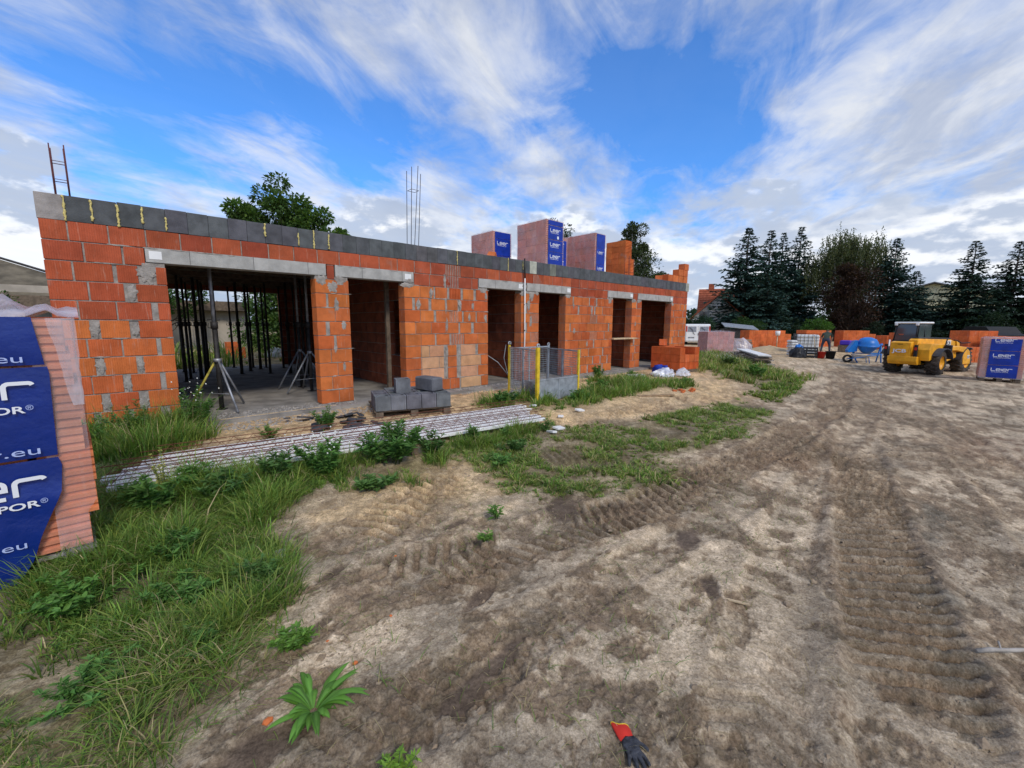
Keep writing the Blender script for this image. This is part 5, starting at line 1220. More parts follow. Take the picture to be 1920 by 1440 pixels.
for y in (-.3, .2): MB().box((3.2, y, .28), (.95, .1, .045)).build('fork', 'black', T0)
# right-hand yellow arm and side box behind the front wheel
sidepoly('side_arm', [(.35, 1.02), (1.15, 1.04), (1.75, .98), (2.05, .84), (2.20, .55), (2.20, .34), (1.62, .34), (1.52, .80), (1.0, .88), (.35, .88)], -.80, -.58, 'tele_yellow')
MB().box((1.98, -.805, .62), (.2, .008, .12)).build('badge', 'white', T0)
ob('lettering', text_mesh('JCB', .10, 'black', 1.2, .03, 'CENTER'), T0, (1.98, -.812, .585), (R(90), 0, 0))
MB().box((.34, -.78, .98), (.12, .2, .22), bev=.02).build('mirror', 'black', T0); MB().tube([(.34, -.66, .8), (.34, -.72, 1.32)], .018, 6).build('mirror_arm', 'black', T0)
# fenders
def fender(x, y, w_, r=.56, a0=15, a1=150, m_='fender'):
    mb = MB(); n = 10; vs = []
    for q in (r, r+.03):
        for k in range(n+1):
            a = R(a0+(a1-a0)*k/n)
            for s_ in (-w_/2, w_/2): vs.append((x+q*math.cos(a), y+s_, .43+q*math.sin(a)*.93))
    m = (n+1)*2; fs_ = []
    for k in range(n):
        i = k*2; fs_ += [(i, i+1, i+3, i+2), (m+i, m+i+2, m+i+3, m+i+1), (i, i+2, m+i+2, m+i), (i+1, m+i+1, m+i+3, i+3)]
    fs_ += [(0, m, m+1, 1), (m-2, m-1, 2*m-1, 2*m-2)]
    mb.add(vs, fs_, 0, None, False).build('fender', m_, T0)
fender(0, .66, .40); fender(0, -.68, .40); fender(1.95, -.62, .40, a0=60, a1=170); fender(1.95, .62, .40, a0=60, a1=170)
# cab on the left
cab = sidepoly('cab_frame', [(.10, .70), (.06, 1.18), (.10, 1.25), (1.30, 1.25), (1.52, .72)], .04, .80, 'black')
for (x, y) in ((.10, .08), (.10, .76), (1.22, .08), (1.22, .76), (.68, .78), (.68, .05)): MB().tube([(x, y, 1.2), (x+(.10 if x < .5 else -.12), y-(.04 if y > .5 else -.03), 1.86)], .028, 6).build('cab_post', 'black', cab)
MB().box((.145, .42, 1.53), (.012, .62, .60), rot(0, R(9), 0)).build('rear_window', 'glass_dark', cab)
MB().box((.66, .06, 1.54), (.95, .012, .58)).build('side_window', 'glass_dark', cab); MB().box((.66, .775, 1.54), (.95, .012, .58)).build('side_window', 'glass_dark', cab)
MB().box((1.20, .42, 1.54), (.012, .6, .58)).build('windscreen', 'glass_dark', cab)
roof = MB().box((.68, .42, 1.885), (1.12, .80, .075), bev=.03).build('cab_roof', 'white', cab)
for y in (.10, .74): MB().box((.13, y, 1.83), (.05, .10, .10), bev=.015).build('roof_corner', 'white', roof)
MB().prism([(-.09, .045), (.09, .045), (0, -.09)], 0, .004, Matrix.Translation((.125, .55, 1.42)) @ Matrix.Rotation(R(-90), 4, 'Z') @ Matrix.Rotation(R(90), 4, 'X')).build('warning_triangle', 'roof_red', cab)

# ================================================================== FAR SIDE OF THE SITE
def orange_stack(label, x, y, ang, w_, d_, nx, ny, rows, step=(), bh=.232):
    t = thing('brick_stack', label, 'brick stack', (x, y, gz(x, y)-.01), ang, 'bare orange brick stacks at the far side'); bw = w_/nx; me_ = brick_mesh(bw, d_/ny-.006, bh, 'plain')
    for k in range(rows):
        for i in range(nx):
            for j in range(ny):
                if 0 < i < nx-1 and 0 < j and k < rows-1: continue
                if any(i >= a and k >= b for a, b in step): continue
                ob('brick', me_, t, (bw*(i+.5), d_/ny*(j+.5), (k+.5)*(bh+.003)), (0, 0, random.uniform(-.02, .02)), color=vary((.64, .15, .045), .12))
    return t
sa = math.atan2(-1.65, 2.15)
orange_stack('long orange brick stack left of the white tank', 31.1, 2.65, sa, 3.0, 1.0, 7, 2, 5, [(6, 4)])
orange_stack('orange brick stack just behind the white tank', 36.2, .6, sa, 1.9, 1.0, 5, 2, 5)
orange_stack('orange brick stack behind the worker with a green bush at its left', 37.8, -1.25, sa+R(-12), 2.1, 1.0, 5, 2, 5, [(4, 4)])
orange_stack('low orange brick stack behind the blue mixer', 37.0, -3.7, sa+R(-12), 2.0, 1.0, 5, 2, 4)
orange_stack('orange brick stack left of the telehandler cab', 35.6, -4.5, sa+R(-12), .8, 1.0, 2, 2, 5)
orange_stack('stepped orange brick stack right of the telehandler', 29.0, -7.5, R(-48), 2.0, 1.0, 5, 2, 6, [(3, 5), (4, 4)])
orange_stack('orange brick stack partly behind the right wrapped pallet', 28.3, -8.6, R(-48), 2.6, 1.0, 7, 2, 5)
orange_stack('low orange brick stack in front of the stepped one', 27.6, -7.2, R(-48), 1.2, 1.0, 3, 2, 3)
# wrapped pinkish pallet beside the van, plank pile
brick_pallet('pinkish wrapped brick pallet with loose film beside the white van', 22.6, 1.75, gz(22.4, 1.5), math.atan2(-1.03, 1.3), 1.45, 1.0, 5, 5, 2, bh=.2, col=(.50, .20, .17), group=None, kind='plain')
ob('plastic_sheet', blob_mesh('plastic_sheet', 'film_thick', .42, .6, .95, 8, .25, 3), None, (24.1, .70, gz(24, .7)-.1), label='loose milky plastic film hanging off the pinkish brick pallet', cat='plastic film')
t = thing('board_pile', 'pile of long grey boards lying in the verge', 'boards', (18.2, -2.35, -.10), math.atan2(3.4, 6.2))
for k in range(6): MB().box((2.3+random.uniform(-.2, .3), .0+random.uniform(-.1, .1), .06+k*.07), (4.6, .8-.07*k, .045), rz(random.uniform(-.03, .03))).build('board', ['wood_grey', 'wood_dark'][k % 2] if k < 5 else 'concrete_white', t)
t = thing('brick_pile', 'low heap of brown boards and bricks behind the wrapped pinkish pallet', 'pile', (29.5, 3.0, -.06), sa)
for k in range(4): MB().box((0, 0, .08+k*.15), (2.2-.1*k, .8, .12), rz(random.uniform(-.06, .06))).build('board', ['wood_dark', 'clod'][k % 2], t)
# IBC tank
u = math.atan2(-1.18, -.0)
t = thing('water_tank', 'white cube water tank in a steel grid cage', 'tank', (28.2, -.85, gz(28.2, -.8)+.0), R(-66))
Wt = 1.12
MB().box((Wt/2, .5, .56), (Wt-.06, .94, .88), bev=.06).build('tank', 'ibc_white', t); MB().box((Wt/2, .5, .06), (Wt, 1.0, .11)).build('pallet_base', 'galv', t)
mb = MB()
for k in range(7): mb.tube([(Wt*k/6, -.01, .1), (Wt*k/6, -.01, 1.06)], .011, 5)
for k in range(6): mb.tube([(0, -.01, .12+.186*k), (Wt, -.01, .12+.186*k)], .011, 5); mb.tube([(0, -.01, .12+.186*k), (0, 1, .12+.186*k)], .011, 5)
for k in range(6): mb.tube([(0, k/5, .1), (0, k/5, 1.06)], .016, 5)
mb.build('cage_grid', 'steel_dark', t)
# bags and crates before the tank
t = thing('black_tarp', 'black tarpaulin heap in front of the white tank', 'tarpaulin', (24.2, -1.95, -.10)); ob('sheet', blob_mesh('sheet', 'tarp', .45, .34, .52, 15, .3), t)
ob('blue_bag', blob_mesh('blue_bag', 'blue_paint', .20, .16, .14, 25, .35, 3), None, (24.25, -1.98, .40), label='bright blue crumpled bag on top of the black tarpaulin', cat='bag')
t = thing('grey_sack_pile', 'pile of pale grey cement sacks left of the black tarpaulin', 'sacks', (25.2, -1.45, -.08), R(-50))
for k in range(6): ob('sack', MB().box((0, 0, 0), (.34, .5, .13), bev=.05).mesh('sack', 'white_dirty'), t, (random.uniform(-.04, .04), 0, .08+k*.13), (0, 0, random.uniform(-.1, .1)))
t = thing('black_crate', 'black slatted crate beside the black tarpaulin', 'crate', (24.75, -2.35, -.10), R(-60))
for k in range(4): MB().box((.0, 0, .07+k*.13), (.5, .4, .07), bev=.008).build('slat', 'black', t)
for x in (-.22, .22): MB().box((x, -.2, .25), (.05, .03, .5)).build('upright', 'black', t)
def bucket(label, x, y, r, h, m_, group=None):
    t = thing('bucket', label, 'bucket', (x, y, gz(x, y)), 0, group); MB().lathe([(0, .01), (r*.75, .01), (r, h), (r*1.08, h), (r*.95, h-.01), (r*.7, .03), (0, .03)], 18).build('shell', m_, t); MB().tube([(r, 0, h), (r*.7, 0, h+.08), (-r*.7, 0, h+.08), (-r, 0, h)], .008, 5).build('handle', 'steel_dark', t)
bucket('red mortar bucket beside the black one', 24.95, -2.75, .19, .32, 'red'); bucket('black mortar bucket right of the red one', 25.3, -3.05, .22, .36, 'black')
t = thing('shovel', 'shovel standing upright beside the red bucket', 'shovel', (24.75, -2.55, -.1)); MB().tube([(0, 0, .2), (-.05, .1, 1.05)], .018, 6).build('shaft', 'wood_light', t); MB().box((.0, 0, .12), (.22, .03, .28), bev=.008).build('blade', 'steel_grey', t); MB().box((-.05, .1, 1.07), (.12, .03, .03)).build('grip', 'blue_dark', t)
# blue tub, sand, mortar trough
t = thing('violet_tub', 'violet plastic tub beyond the worker', 'tub', (31.2, -2.6, .35)); MB().box((0, 0, .12), (.7, .5, .26), bev=.04).build('shell', 'violet', t)
ob('work_table', MB().box((0, 0, .2), (.8, .6, .42)).mesh('work_table', 'wood_dark'), None, (31.2, -2.6, -.08), label='dark wooden box carrying the violet tub', cat='box')
def heap(label, x, y, rx, ry, h, mat, seed):
    bm = bmesh.new(); bmesh.ops.create_grid(bm, x_segments=34, y_segments=34, size=1)
    for v in bm.verts:
        q = math.hypot(v.co.x, v.co.y); n_ = float(fbm(np.array(v.co.x*3+seed), np.array(v.co.y*3.), seed, 4))-.5
        v.co.z = h*max(-.2, (1-q*1.15)+.35*n_)-.05; v.co.x *= rx; v.co.y *= ry
    me = bpy.data.meshes.new('sand_heap'); bm.to_mesh(me); bm.free(); me.materials.append(MATS[mat]); me.polygons.foreach_set('use_smooth', [True]*len(me.polygons))
    ob('sand_heap', me, None, (x, y, gz(x, y)), label=label, cat='sand heap', kind=None)
heap('sand heap behind the blue mixer', 28.8, -4.9, 1.3, 1.3, .75, 'sand_pile', 3); heap('low sand mound left of the white tank', 29.5, .9, 2.2, 1.6, .35, 'sand_pile', 6)
# mixer
t = thing('concrete_mixer', 'bright blue concrete mixer with a round drum', 'mixer', (25.0, -4.05, gz(25, -4.2)), R(-62))
Md = Matrix.Translation((.42, 0, .80)) @ Matrix.Rotation(R(12), 4, 'X')
MB().lathe([(.0, -.34), (.20, -.33), (.34, -.16), (.40, 0), (.42, .02), (.40, .04), (.38, .14), (.30, .27), (.16, .335), (0, .35)], 26, Md).build('drum', 'blue_paint', t)
MB().lathe([(.405, -.02), (.45, -.02), (.45, .05), (.405, .05), (.405, -.02)], 26, Md).build('drum_ring', 'blue_paint', t)
MB().prism([(-.34, .45), (.0, .50), (.0, 1.02), (-.10, 1.0), (-.36, .56)], -.16, .16, Matrix.Rotation(R(90), 4, 'X')).build('motor_housing', 'blue_paint', t)
mb = MB(); mb.tube([(-.1, 0, .60), (.0, -.1, .12), (.0, -.3, .02)], .028, 6); mb.tube([(-.1, 0, .60), (.0, .3, .02)], .028, 6); mb.tube([(.92, 0, .80), (.90, -.25, .02)], .028, 6); mb.tube([(.92, 0, .80), (.90, .25, .02)], .028, 6); mb.tube([(.0, 0, .42), (.92, 0, .42)], .028, 6); mb.tube([(.86, 0, .8), (.98, 0, .84)], .05, 8)
mb.build('stand', 'blue_paint', t)
# wheelbarrow in front
t = thing('wheelbarrow', 'grey wheelbarrow with a black tyre in front of the blue mixer', 'wheelbarrow', (24.35, -3.90, gz(24.6, -4)), R(-66))
MB().lathe([(.10, -.04), (.17, -.05), (.19, 0), (.17, .05), (.10, .04)], 20, Matrix.Translation((-.02, 0, .19)) @ Matrix.Rotation(R(90), 4, 'X')).build('wheel', 'rubber', t)
MB().add([(.12, -.25, .42), (.78, -.28, .34), (.78, .28, .34), (.12, .25, .42), (.22, -.15, .24), (.62, -.15, .20), (.62, .15, .20), (.22, .15, .24)], [(0, 1, 5, 4), (1, 2, 6, 5), (2, 3, 7, 6), (3, 0, 4, 7), (4, 5, 6, 7)]).build('tray', 'white_dirty', t)
mb = MB()
for y in (-.2, .2): mb.tube([(-.02, y*.4, .19), (.3, y, .24), (1.15, y*1.2, .42)], .018, 6); mb.tube([(.7, y, .3), (.75, y, .01)], .016, 6)
mb.build('frame', 'blue_paint', t)
# white posts
for i, (x, y, h, l) in enumerate([(34.0, -5.0, 1.55, 'white upright pole left of the telehandler cab'), (33.0, -4.3, .8, 'short white stake behind the blue mixer'), (31.6, 1.1, .9, 'wooden stake with a white cup by the long brick stack')]):
    t = thing('site_stake', l, 'stake', (x, y, gz(x, y))); MB().tube([(0, 0, 0), (0, .0, h)], .035 if i < 2 else .03, 6).build('pole', 'white' if i < 2 else 'wood_light', t)
    if i == 2: MB().lathe([(0, .0), (.13, .0), (.15, .30), (0, .30)], 12, Matrix.Translation((0, 0, h-.05))).build('cup', 'white', t)
# ---- worker bending forward
t = thing('person', 'worker in a dark green shirt and dark trousers bending forward behind the site tools', 'person', (29.6, -1.95, gz(29.6, -1.9)), R(8)); t.scale = (.9, .9, .86)
# local x forward (away from camera)
B = [((0, 0, .90), (.15, .13)), ((.12, 0, 1.08), (.15, .13)), ((.30, 0, 1.24), (.19, .14)), ((.42, 0, 1.30), (.09, .08)), ((.50, 0, 1.34), .055), ((.58, 0, 1.37), (.085, .10)), ((.66, 0, 1.36), .07),
     ((.34, .20, 1.24), .075), ((.40, .27, 1.00), .052), ((.50, .22, .76), .042), ((.54, .20, .68), .04),
     ((.34, -.20, 1.24), .075), ((.40, -.27, 1.00), .052), ((.50, -.22, .76), .042), ((.54, -.20, .68), .04),
     ((-.02, .11, .84), .11), ((.05, .19, .48), .075), ((-.02, .22, .10), .055), ((.12, .24, .05), (.05, .035)),
     ((-.02, -.11, .84), .11), ((.05, -.19, .48), .075), ((-.02, -.22, .10), .055), ((.12, -.24, .05), (.05, .035))]
E2_ = [(0, 1), (1, 2), (2, 3), (3, 4), (4, 5), (5, 6), (2, 7), (7, 8), (8, 9), (9, 10), (2, 11), (11, 12), (12, 13), (13, 14), (0, 15), (15, 16), (16, 17), (17, 18), (0, 19), (19, 20), (20, 21), (21, 22)]
for sy in (1, -1):
    wi_ = 10 if sy > 0 else 14
    for k in range(5):
        i0 = len(B); yy = sy*(.20+(k-2)*.018); B.append(((.56, yy, .63), .013)); B.append(((.575, yy, .585-.004*abs(k-2)), .010)); E2_ += [(wi_, i0), (i0, i0+1)]
def pm(c): return 1 if (c.z < .12) else 2 if (c.z < .93 and c.x < .30) else 3 if (c.x > .46 or (abs(c.y) > .2 and c.z < 1.02 and c.x > .36)) else 0
skin_obj('body', B, E2_, ['shirt', 'black', 'trousers', 'skin'], t, 2, 0, matfn=pm)
ob('hair', blob_mesh('hair', 'hair', .095, .10, .085, 3, .12, 3), t, (.585, 0, 1.41))
# ---- white van seen from behind
va = math.atan2(.35, 1); t = thing('van', 'white delivery van seen from behind beyond the brick corner', 'van', (32.0, 6.55, -.10), R(30))
# local x forward, y left: rear face at x=0, width 1.75
Hv = 1.62; Mx = Matrix(((1, 0, 0, 0), (0, 0, 1, 0), (0, 1, 0, 0), (0, 0, 0, 1)))
mb = MB(); mb.prism([(0, .30), (.03, .95), (.10, Hv-.06), (.2, Hv), (2.9, Hv), (3.5, 1.0), (4.2, .85), (4.3, .3)], -.86, .86, Mx); bo = mb.build('body', 'white', t); bv = bo.modifiers.new('b', 'BEVEL'); bv.width = .06; bv.segments = 3
for y in (-.42, .42):
    d_ = MB().box((.035, y, .95), (.02, .78, 1.1), rot(0, R(3), 0), bev=.006).build('rear_door', 'white', t); MB().box((.035, y, 1.23), (.02, .60, .40), rot(0, R(5), 0), bev=.006).build('window', 'steel_grey', d_)
    MB().tube([(.0, y+.2, 1.38), (-.005, y-.02, 1.2), (-.0, y-.12, .9), (-.0, y-.22, .85)], .015, 5).build('wiper', 'black', d_)
MB().box((.0, -.05, .86), (.03, .07, .16)).build('door_handle', 'black', t); MB().box((.0, .45, .60), (.02, .42, .10)).build('number_plate', 'steel_grey', t)
MB().box((.0, 0, .36), (.14, 1.74, .16), bev=.03).build('bumper', 'white_dirty', t)
for y in (-.80, .80): MB().box((.06, y, 1.25), (.08, .09, .42), bev=.01).build('tail_light', 'red', t)
MB().box((1.4, -.865, 1.22), (1.6, .012, .4)).build('side_window', 'glass_dark', t)
for x in (.85, 3.4):
    for y in (-.74, .74): MB().lathe([(0, -.1), (.25, -.1), (.3, -.07), (.3, .07), (.25, .1), (0, .1)], 18, Matrix.Translation((x, y, .3)) @ Matrix.Rotation(R(90), 4, 'X')).build('wheel', 'rubber', t)

# ================================================================== HOUSES
def gable(t, w_, d_, he, hr, wall, roofm, over=.4, chim=None, axis='x'):
    """ridge along local x, eaves height he, ridge hr"""
    mb = MB(); mb.box((w_/2, d_/2, he/2), (w_, d_, he))
    mb.add([(0, 0, he), (0, d_, he), (0, d_/2, hr-.08), (w_, 0, he), (w_, d_, he), (w_, d_/2, hr-.08)], [(0, 1, 2), (3, 5, 4)])
    mb.build('wall', wall, t); sl = (hr-he)/(d_/2)
    for s_ in (0, 1):
        y0 = -over if s_ == 0 else d_+over; z0 = he-over*sl; ym = d_/2
        vs = [(-over, y0, z0), (w_+over, y0, z0), (w_+over, ym, hr), (-over, ym, hr)]; vs += [(x, y, z+.14) for x, y, z in vs]
        MB().add(vs, [(0, 1, 2, 3), (4, 7, 6, 5), (0, 4, 5, 1), (1, 5, 6, 2), (2, 6, 7, 3), (3, 7, 4, 0)]).build('roof', roofm, t)
        if roofm == 'roof_red':
            mb = MB(); n = 14
            for k in range(1, n): a = k/n; mb.box((w_/2, y0+(ym-y0)*a, z0+(hr-z0)*a+.15), (w_+2*over, .10, .04))
            mb.build('tile_course', roofm, t, kind='stuff')
t = thing('house', 'house with red tiled roof, chimney and white gable beyond the van', 'house', (46.3, 12.9, -.2), R(-67))
gable(t, 5.0, 8, 2.2, 5.6, 'render_white', 'roof_red', .4)
MB().box((.9, 4.0, 5.7), (.6, .5, 1.2)).build('chimney', 'roof_red', t)
t2 = thing('house', 'front wing of the red roofed house with white gable, window and balcony rail', 'house', (46.65, 8.7, -.2), R(23))
gable(t2, 5.0, 4.6, 2.5, 4.7, 'render_white', 'roof_red', .45)
MB().box((-.02, 3.6, 2.5), (.06, .9, 1.1)).build('window', 'glass_dark', t2); MB().box((-.12, 3.4, 1.75), (.12, 1.7, .1)).build('balcony_rail', 'white', t2); MB().box((-.02, 3.5, 1.0), (.06, 1.4, 1.1)).build('window', 'glass_dark', t2)
t = thing('shed', 'low shed with pale grey roof sheets behind the white van', 'shed', (38.3, 6.8, -.1), R(-60)); MB().box((1, 1, .6), (2, 2, 1.2)).build('wall', 'steel_dark', t); MB().box((1, 1, 1.45), (2.6, 2.4, .06), rot(R(8), R(6), 0)).build('roof', 'galv', t)
t = thing('shed', 'dark flat roofed shed between the spruces and the green bush', 'shed', (52, 3.6, -.2), R(-60)); MB().box((2.5, 1.5, 1.0), (5.5, 3, 2.0)).build('wall', 'wood_dark', t); MB().box((2.5, 1.5, 2.06), (6.0, 3.4, .14)).build('roof', 'roof_grey', t)
t = thing('house', 'cream house with shallow grey gable roof half hidden by the right spruces', 'house', (76.5, -8.3, -.1), R(2))
gable(t, 10, 10.5, 5.2, 6.9, 'render_cream', 'roof_grey', .7)
MB().box((-.04, 3.6, 1.7), (.1, 6.2, 3.3)).build('window', 'glass_dark', t); MB().box((-.5, 4.4, 3.75), (1.0, 9.0, .5)).build('balcony', 'render_cream', t); MB().box((-.05, 8.7, 1.9), (.1, 1.0, 2.6)).build('window', 'glass_dark', t)  # dark sheets on the flat wall, painted in for shaded recesses
t = thing('parked_car', 'dark parked car under the right-hand spruces', 'car', (44.5, -9.2, .12), R(35))
mb = MB(); mb.prism([(0, .3), (.05, .75), (.4, .85), (.9, 1.3), (2.6, 1.32), (3.3, .85), (4.1, .75), (4.15, .3)], -.85, .85, Mx); mb.build('body', 'black', t); MB().box((1.75, -.86, 1.07), (1.7, .02, .3)).build('window', 'steel_grey', t)
for x in (.8, 3.3): 
    for y in (-.8, .8): MB().lathe([(0, -.1), (.3, -.1), (.3, .1), (0, .1)], 16, Matrix.Translation((x, y, .3)) @ Matrix.Rotation(R(90), 4, 'X')).build('wheel', 'rubber', t)
# left background barn with mossy roof
t = thing('barn', 'old barn with brown mossy roof slope rising behind the left brick pallet', 'barn', (-16, 21, -.1), 0)
MB().add([(0, 0, 0), (15.5, 0, 0), (15.5, 9, 0), (0, 9, 0), (0, 0, 3.2), (15.5, 0, 3.2), (15.5, 9, 3.2), (0, 9, 3.2)], [(0, 1, 5, 4), (1, 2, 6, 5), (2, 3, 7, 6), (3, 0, 4, 7)]).build('wall', 'render_beige', t)
# verge line: from (-4.4,25,4.4) falling to the right
MB().add([(-.5, -.6, 2.6), (16.6, -.6, 2.6), (10.6, 4.5, 5.0), (-.5, 4.5, 5.0), (16.6, 9.6, 2.6), (-.5, 9.6, 2.6)], [(0, 1, 2, 3), (3, 2, 4, 5), (1, 4, 2)]).build('roof', 'roof_moss', t)
MB().tube([(16.6, -.65, 2.68), (10.6, 4.5, 5.08), (-.5, 4.5, 5.08)], .06, 5).build('ridge_cap', 'steel_dark', t)
# garden wall and outbuilding behind the building
t = thing('outbuilding', 'beige rendered outbuilding with dark eaves behind the wide opening', 'outbuilding', (-3.0, 18.5, -.1), 0)
MB().box((3.8, 1.5, 1.08), (7.8, 3, 2.15)).build('wall', 'render_beige', t); MB().box((3.8, 1.3, 2.40), (8.4, 3.8, .46)).build('eaves', 'wood_dark', t)
for x in (0.6, 2.2, 3.8, 5.4, 7.0): MB().box((x, -.01, 1.05), (.03, .02, 2.1)).build('panel_joint', 'mortar', t)
orange_stack('small orange brick pile on the grass behind the building', 3.1, 14.0, 0, .7, .5, 3, 2, 3, [(2, 2)])
ob('plank', MB().box((0, 0, 0), (1.3, .2, .05)).mesh('plank', 'wood_light'), None, (3.6, 11.6, .02), (0, 0, .1), label='pale plank on the ground behind the rear opening', cat='plank')
t = thing('debris_pile', 'pale debris pile by the tree behind the rear opening', 'debris', (5.0, 14.0, -.05)); ob('heap', blob_mesh('heap', 'white_dirty', .5, .4, .35, 7, .4, 3), t)

# ================================================================== TREES
def frustum_mesh(name, pts, rr_, n, mat): return MB().tube(pts, rr_, n).mesh(name, mat)
def spruce_mesh(seed, H, Rm_, sparse=1.0, col=(.022, .048, .036), blue=.5):
    rs = np.random.default_rng(seed); pos = []; dr = []; ln = []; wd = []; cc = []; mb = MB(); nw = int(H*4.2)
    for i in range(nw):
        f = (i+.5)/nw; z = H*(.03+.96*f); Lb = Rm_*(1-f)**1.0*(.78+.4*rs.random())+.08
        nb_ = int(7+6*(1-f))
        for j in range(nb_):
            a = rs.uniform(0, 6.28); L = Lb*rs.uniform(.55, 1.12); dir_ = np.array([math.cos(a), math.sin(a), 0]); sl = .28*f+.05
            K = max(2, int(L/.25)); pv = []
            for k in range(K+1):
                u = k/K; p = dir_*L*u+np.array([0, 0, z+L*(sl*u-.45*u*u+.28*u**3)]); pv.append(p)
                if u > .12:
                    m = int(4*sparse)+1
                    for _ in range(m):
                        side = np.array([-math.sin(a), math.cos(a), 0])*rs.choice([-1, 1])*rs.uniform(.25, 1.); d = dir_*rs.uniform(.3, 1.1)+side+np.array([0, 0, rs.uniform(-.55, .25)])
                        pos.append(p+rs.normal(0, .03, 3)); dr.append(d); q8 = .55+.45*min(1., 2.2*(1-f)); ln.append(rs.uniform(.26, .60)*(1.1-.35*u)*q8); wd.append(rs.uniform(.13, .26)*q8)
                        t_ = rs.random(); c = np.array(col)*(.6+.9*t_); c = c+np.array([.012, .030, .034])*blue*rs.random()*(.4+u); cc.append(c)
            if j % 2 == 0: mb.tube([tuple(q) for q in pv[::max(1, len(pv)//3)]], .018, 3, cap=False)
    mb.tube([(0, 0, -.2), (0, 0, H*.5), (0, 0, H*.99)], [H*.018, H*.011, .015], 7)
    pos = np.array(pos); global rng; keep_ = rng; rng = rs
    lm = leaves_mesh('crown', pos, unit(np.array(dr)), np.array(ln), np.array(wd), np.array(cc), 'needle'); rng = keep_
    return lm, mb.mesh('trunk', 'bark')
SP = [spruce_mesh(s_, 10, 3.9, .9, (.030, .060, .044), .8) for s_ in (1, 2, 3)]+[spruce_mesh(4, 10, 4.2, .8, (.026, .052, .034), .2), spruce_mesh(5, 10, 4.4, .8, (.026, .050, .032), .15)]
def spruce(label, i, x, y, h, w_=1., rz_=0., grp='dark spruces beyond the site'):
    t = thing('spruce_tree', label, 'tree', (x, y, gz(x, y)-.1), rz_, grp); t.scale = (h/10*w_, h/10*w_, h/10)
    ob('crown', SP[i][0], t); ob('trunk', SP[i][1], t)
spruce('leftmost dark spruce with a broad skirt, beside the red roofed house', 0, 46.8, 8.8, 11.3, 1.12, .3)
spruce('dark spruce second from the left in the dense group', 1, 50.7, 8.0, 11.5, .95, 1.7)
spruce('spruce top standing behind the middle of the dense group', 2, 56.7, 8.6, 12.2, .8, 2.5)
spruce('slender blue-green spruce at the right of the dense group', 1, 54.2, 6.2, 12.1, .86, 4.1)
spruce('low spruce filling the skirt between the first two spruces', 2, 47.6, 6.9, 6.5, 1.25, 5.1)
spruce('bluish spruce right of the tall birch', 0, 54.9, -1.5, 9.9, .95, 3.3)
spruce('short wide spruce beside the cream house', 2, 53.2, -3.3, 6.6, 1.25, 2.2)
spruce('solitary dark spruce with jagged branches before the cream house', 3, 54.4, -6.7, 9.0, 1.0, .8)
spruce('dark spruce at the right edge of the picture', 4, 56.6, -9.2, 8.9, 1.05, 2.9)
spruce('dark spruce just outside the right edge behind the wrapped pallet', 3, 58.5, -12.2, 9.6, 1.1, 1.9)
def leafy_tree(name, label, x, y, H, cx, leaf, n, col, z0=None, trunk=.12, seed=1, weep=False, hollow_=.35, bark='bark', group=None, cat='tree', var_=.35, droopy=0., lumps=14):
    """cx: list of crown ellipsoids (x,y,z,rx,ry,rz) in metres, relative to the base"""
    rs = random.Random(seed); nr_ = np.random.default_rng(seed); z0 = gz(x, y)-.1 if z0 is None else z0
    t = thing(name, label, cat, (x, y, z0), 0, group); mb = MB(); top = max(c[2] for c in cx)
    mb.tube([(0, 0, -.1), (.1, 0, top*.4), (0, .1, top*.8)], [trunk, trunk*.75, trunk*.35], 8)
    pos = []; dr = []; vols = [c[3]*c[4]*c[5] for c in cx]; sv = sum(vols); ccl = []
    for c, v in zip(cx, vols):
        nl = max(4, int(lumps*v/sv)+3)
        for _ in range(nl):
            while True:
                q = nr_.uniform(-1, 1, 3)
                if hollow_ < np.linalg.norm(q) < 1: break
            ctr = np.array(c[:3])+q*np.array(c[3:])*.85; mb.tube([(0, 0, max(.2, min(ctr[2]*.45, top*.7))), tuple((ctr*.5+np.array([0, 0, ctr[2]*.12]))), tuple(ctr)], [trunk*.35, trunk*.2, trunk*.07], 4, cap=False)
            m = int(n/len(cx)/nl*1.0)+1; rad = min(c[3:])*(.40 if not weep else .3)
            if weep:
                ns = max(3, m//16)
                for _s in range(ns):
                    s0 = ctr+nr_.normal(0, 1, 3)*rad; Ls = nr_.uniform(.5, 1.0)*min(2.6, c[5]*.8)
                    for k in range(16):
                        u = k/16*nr_.uniform(.9, 1.1); pos.append(s0+np.array([nr_.normal(0, .05)+.1*u, nr_.normal(0, .05), -Ls*u])); dr.append([nr_.normal(0, .5), nr_.normal(0, .5), -1]); ccl.append(1.)
            else:
                P_ = nr_.normal(0, 1, (m, 3)); P_ = P_/np.linalg.norm(P_, axis=1, keepdims=True)*nr_.uniform(.25, 1, (m, 1))**.5*rad*nr_.uniform(.7, 1.4)
                tone = nr_.uniform(.75, 1.2)
                for p_ in P_: pos.append(ctr+p_*np.array([1, 1, .8])); dr.append(p_/rad+np.array([nr_.normal(0, .6), nr_.normal(0, .6), nr_.normal(-.2, .5)-droopy])); ccl.append(tone)
    pos = np.array(pos); m = len(pos); c = np.array(col)*nr_.uniform(1-var_, 1+var_, (m, 1))*np.array(ccl)[:, None]; yl = nr_.uniform(0, 1, (m, 1)); c = c*(1+np.array([[.5, .25, 0]])*(yl > .75))
    global rng; kr = rng; rng = nr_; lm = leaves_mesh('crown', pos, unit(np.array(dr)), leaf*nr_.uniform(.6, 1.3, m), leaf*.55*nr_.uniform(.7, 1.2, m), c); rng = kr
    mb.build('trunk', bark, t); ob('crown', lm, t); return t
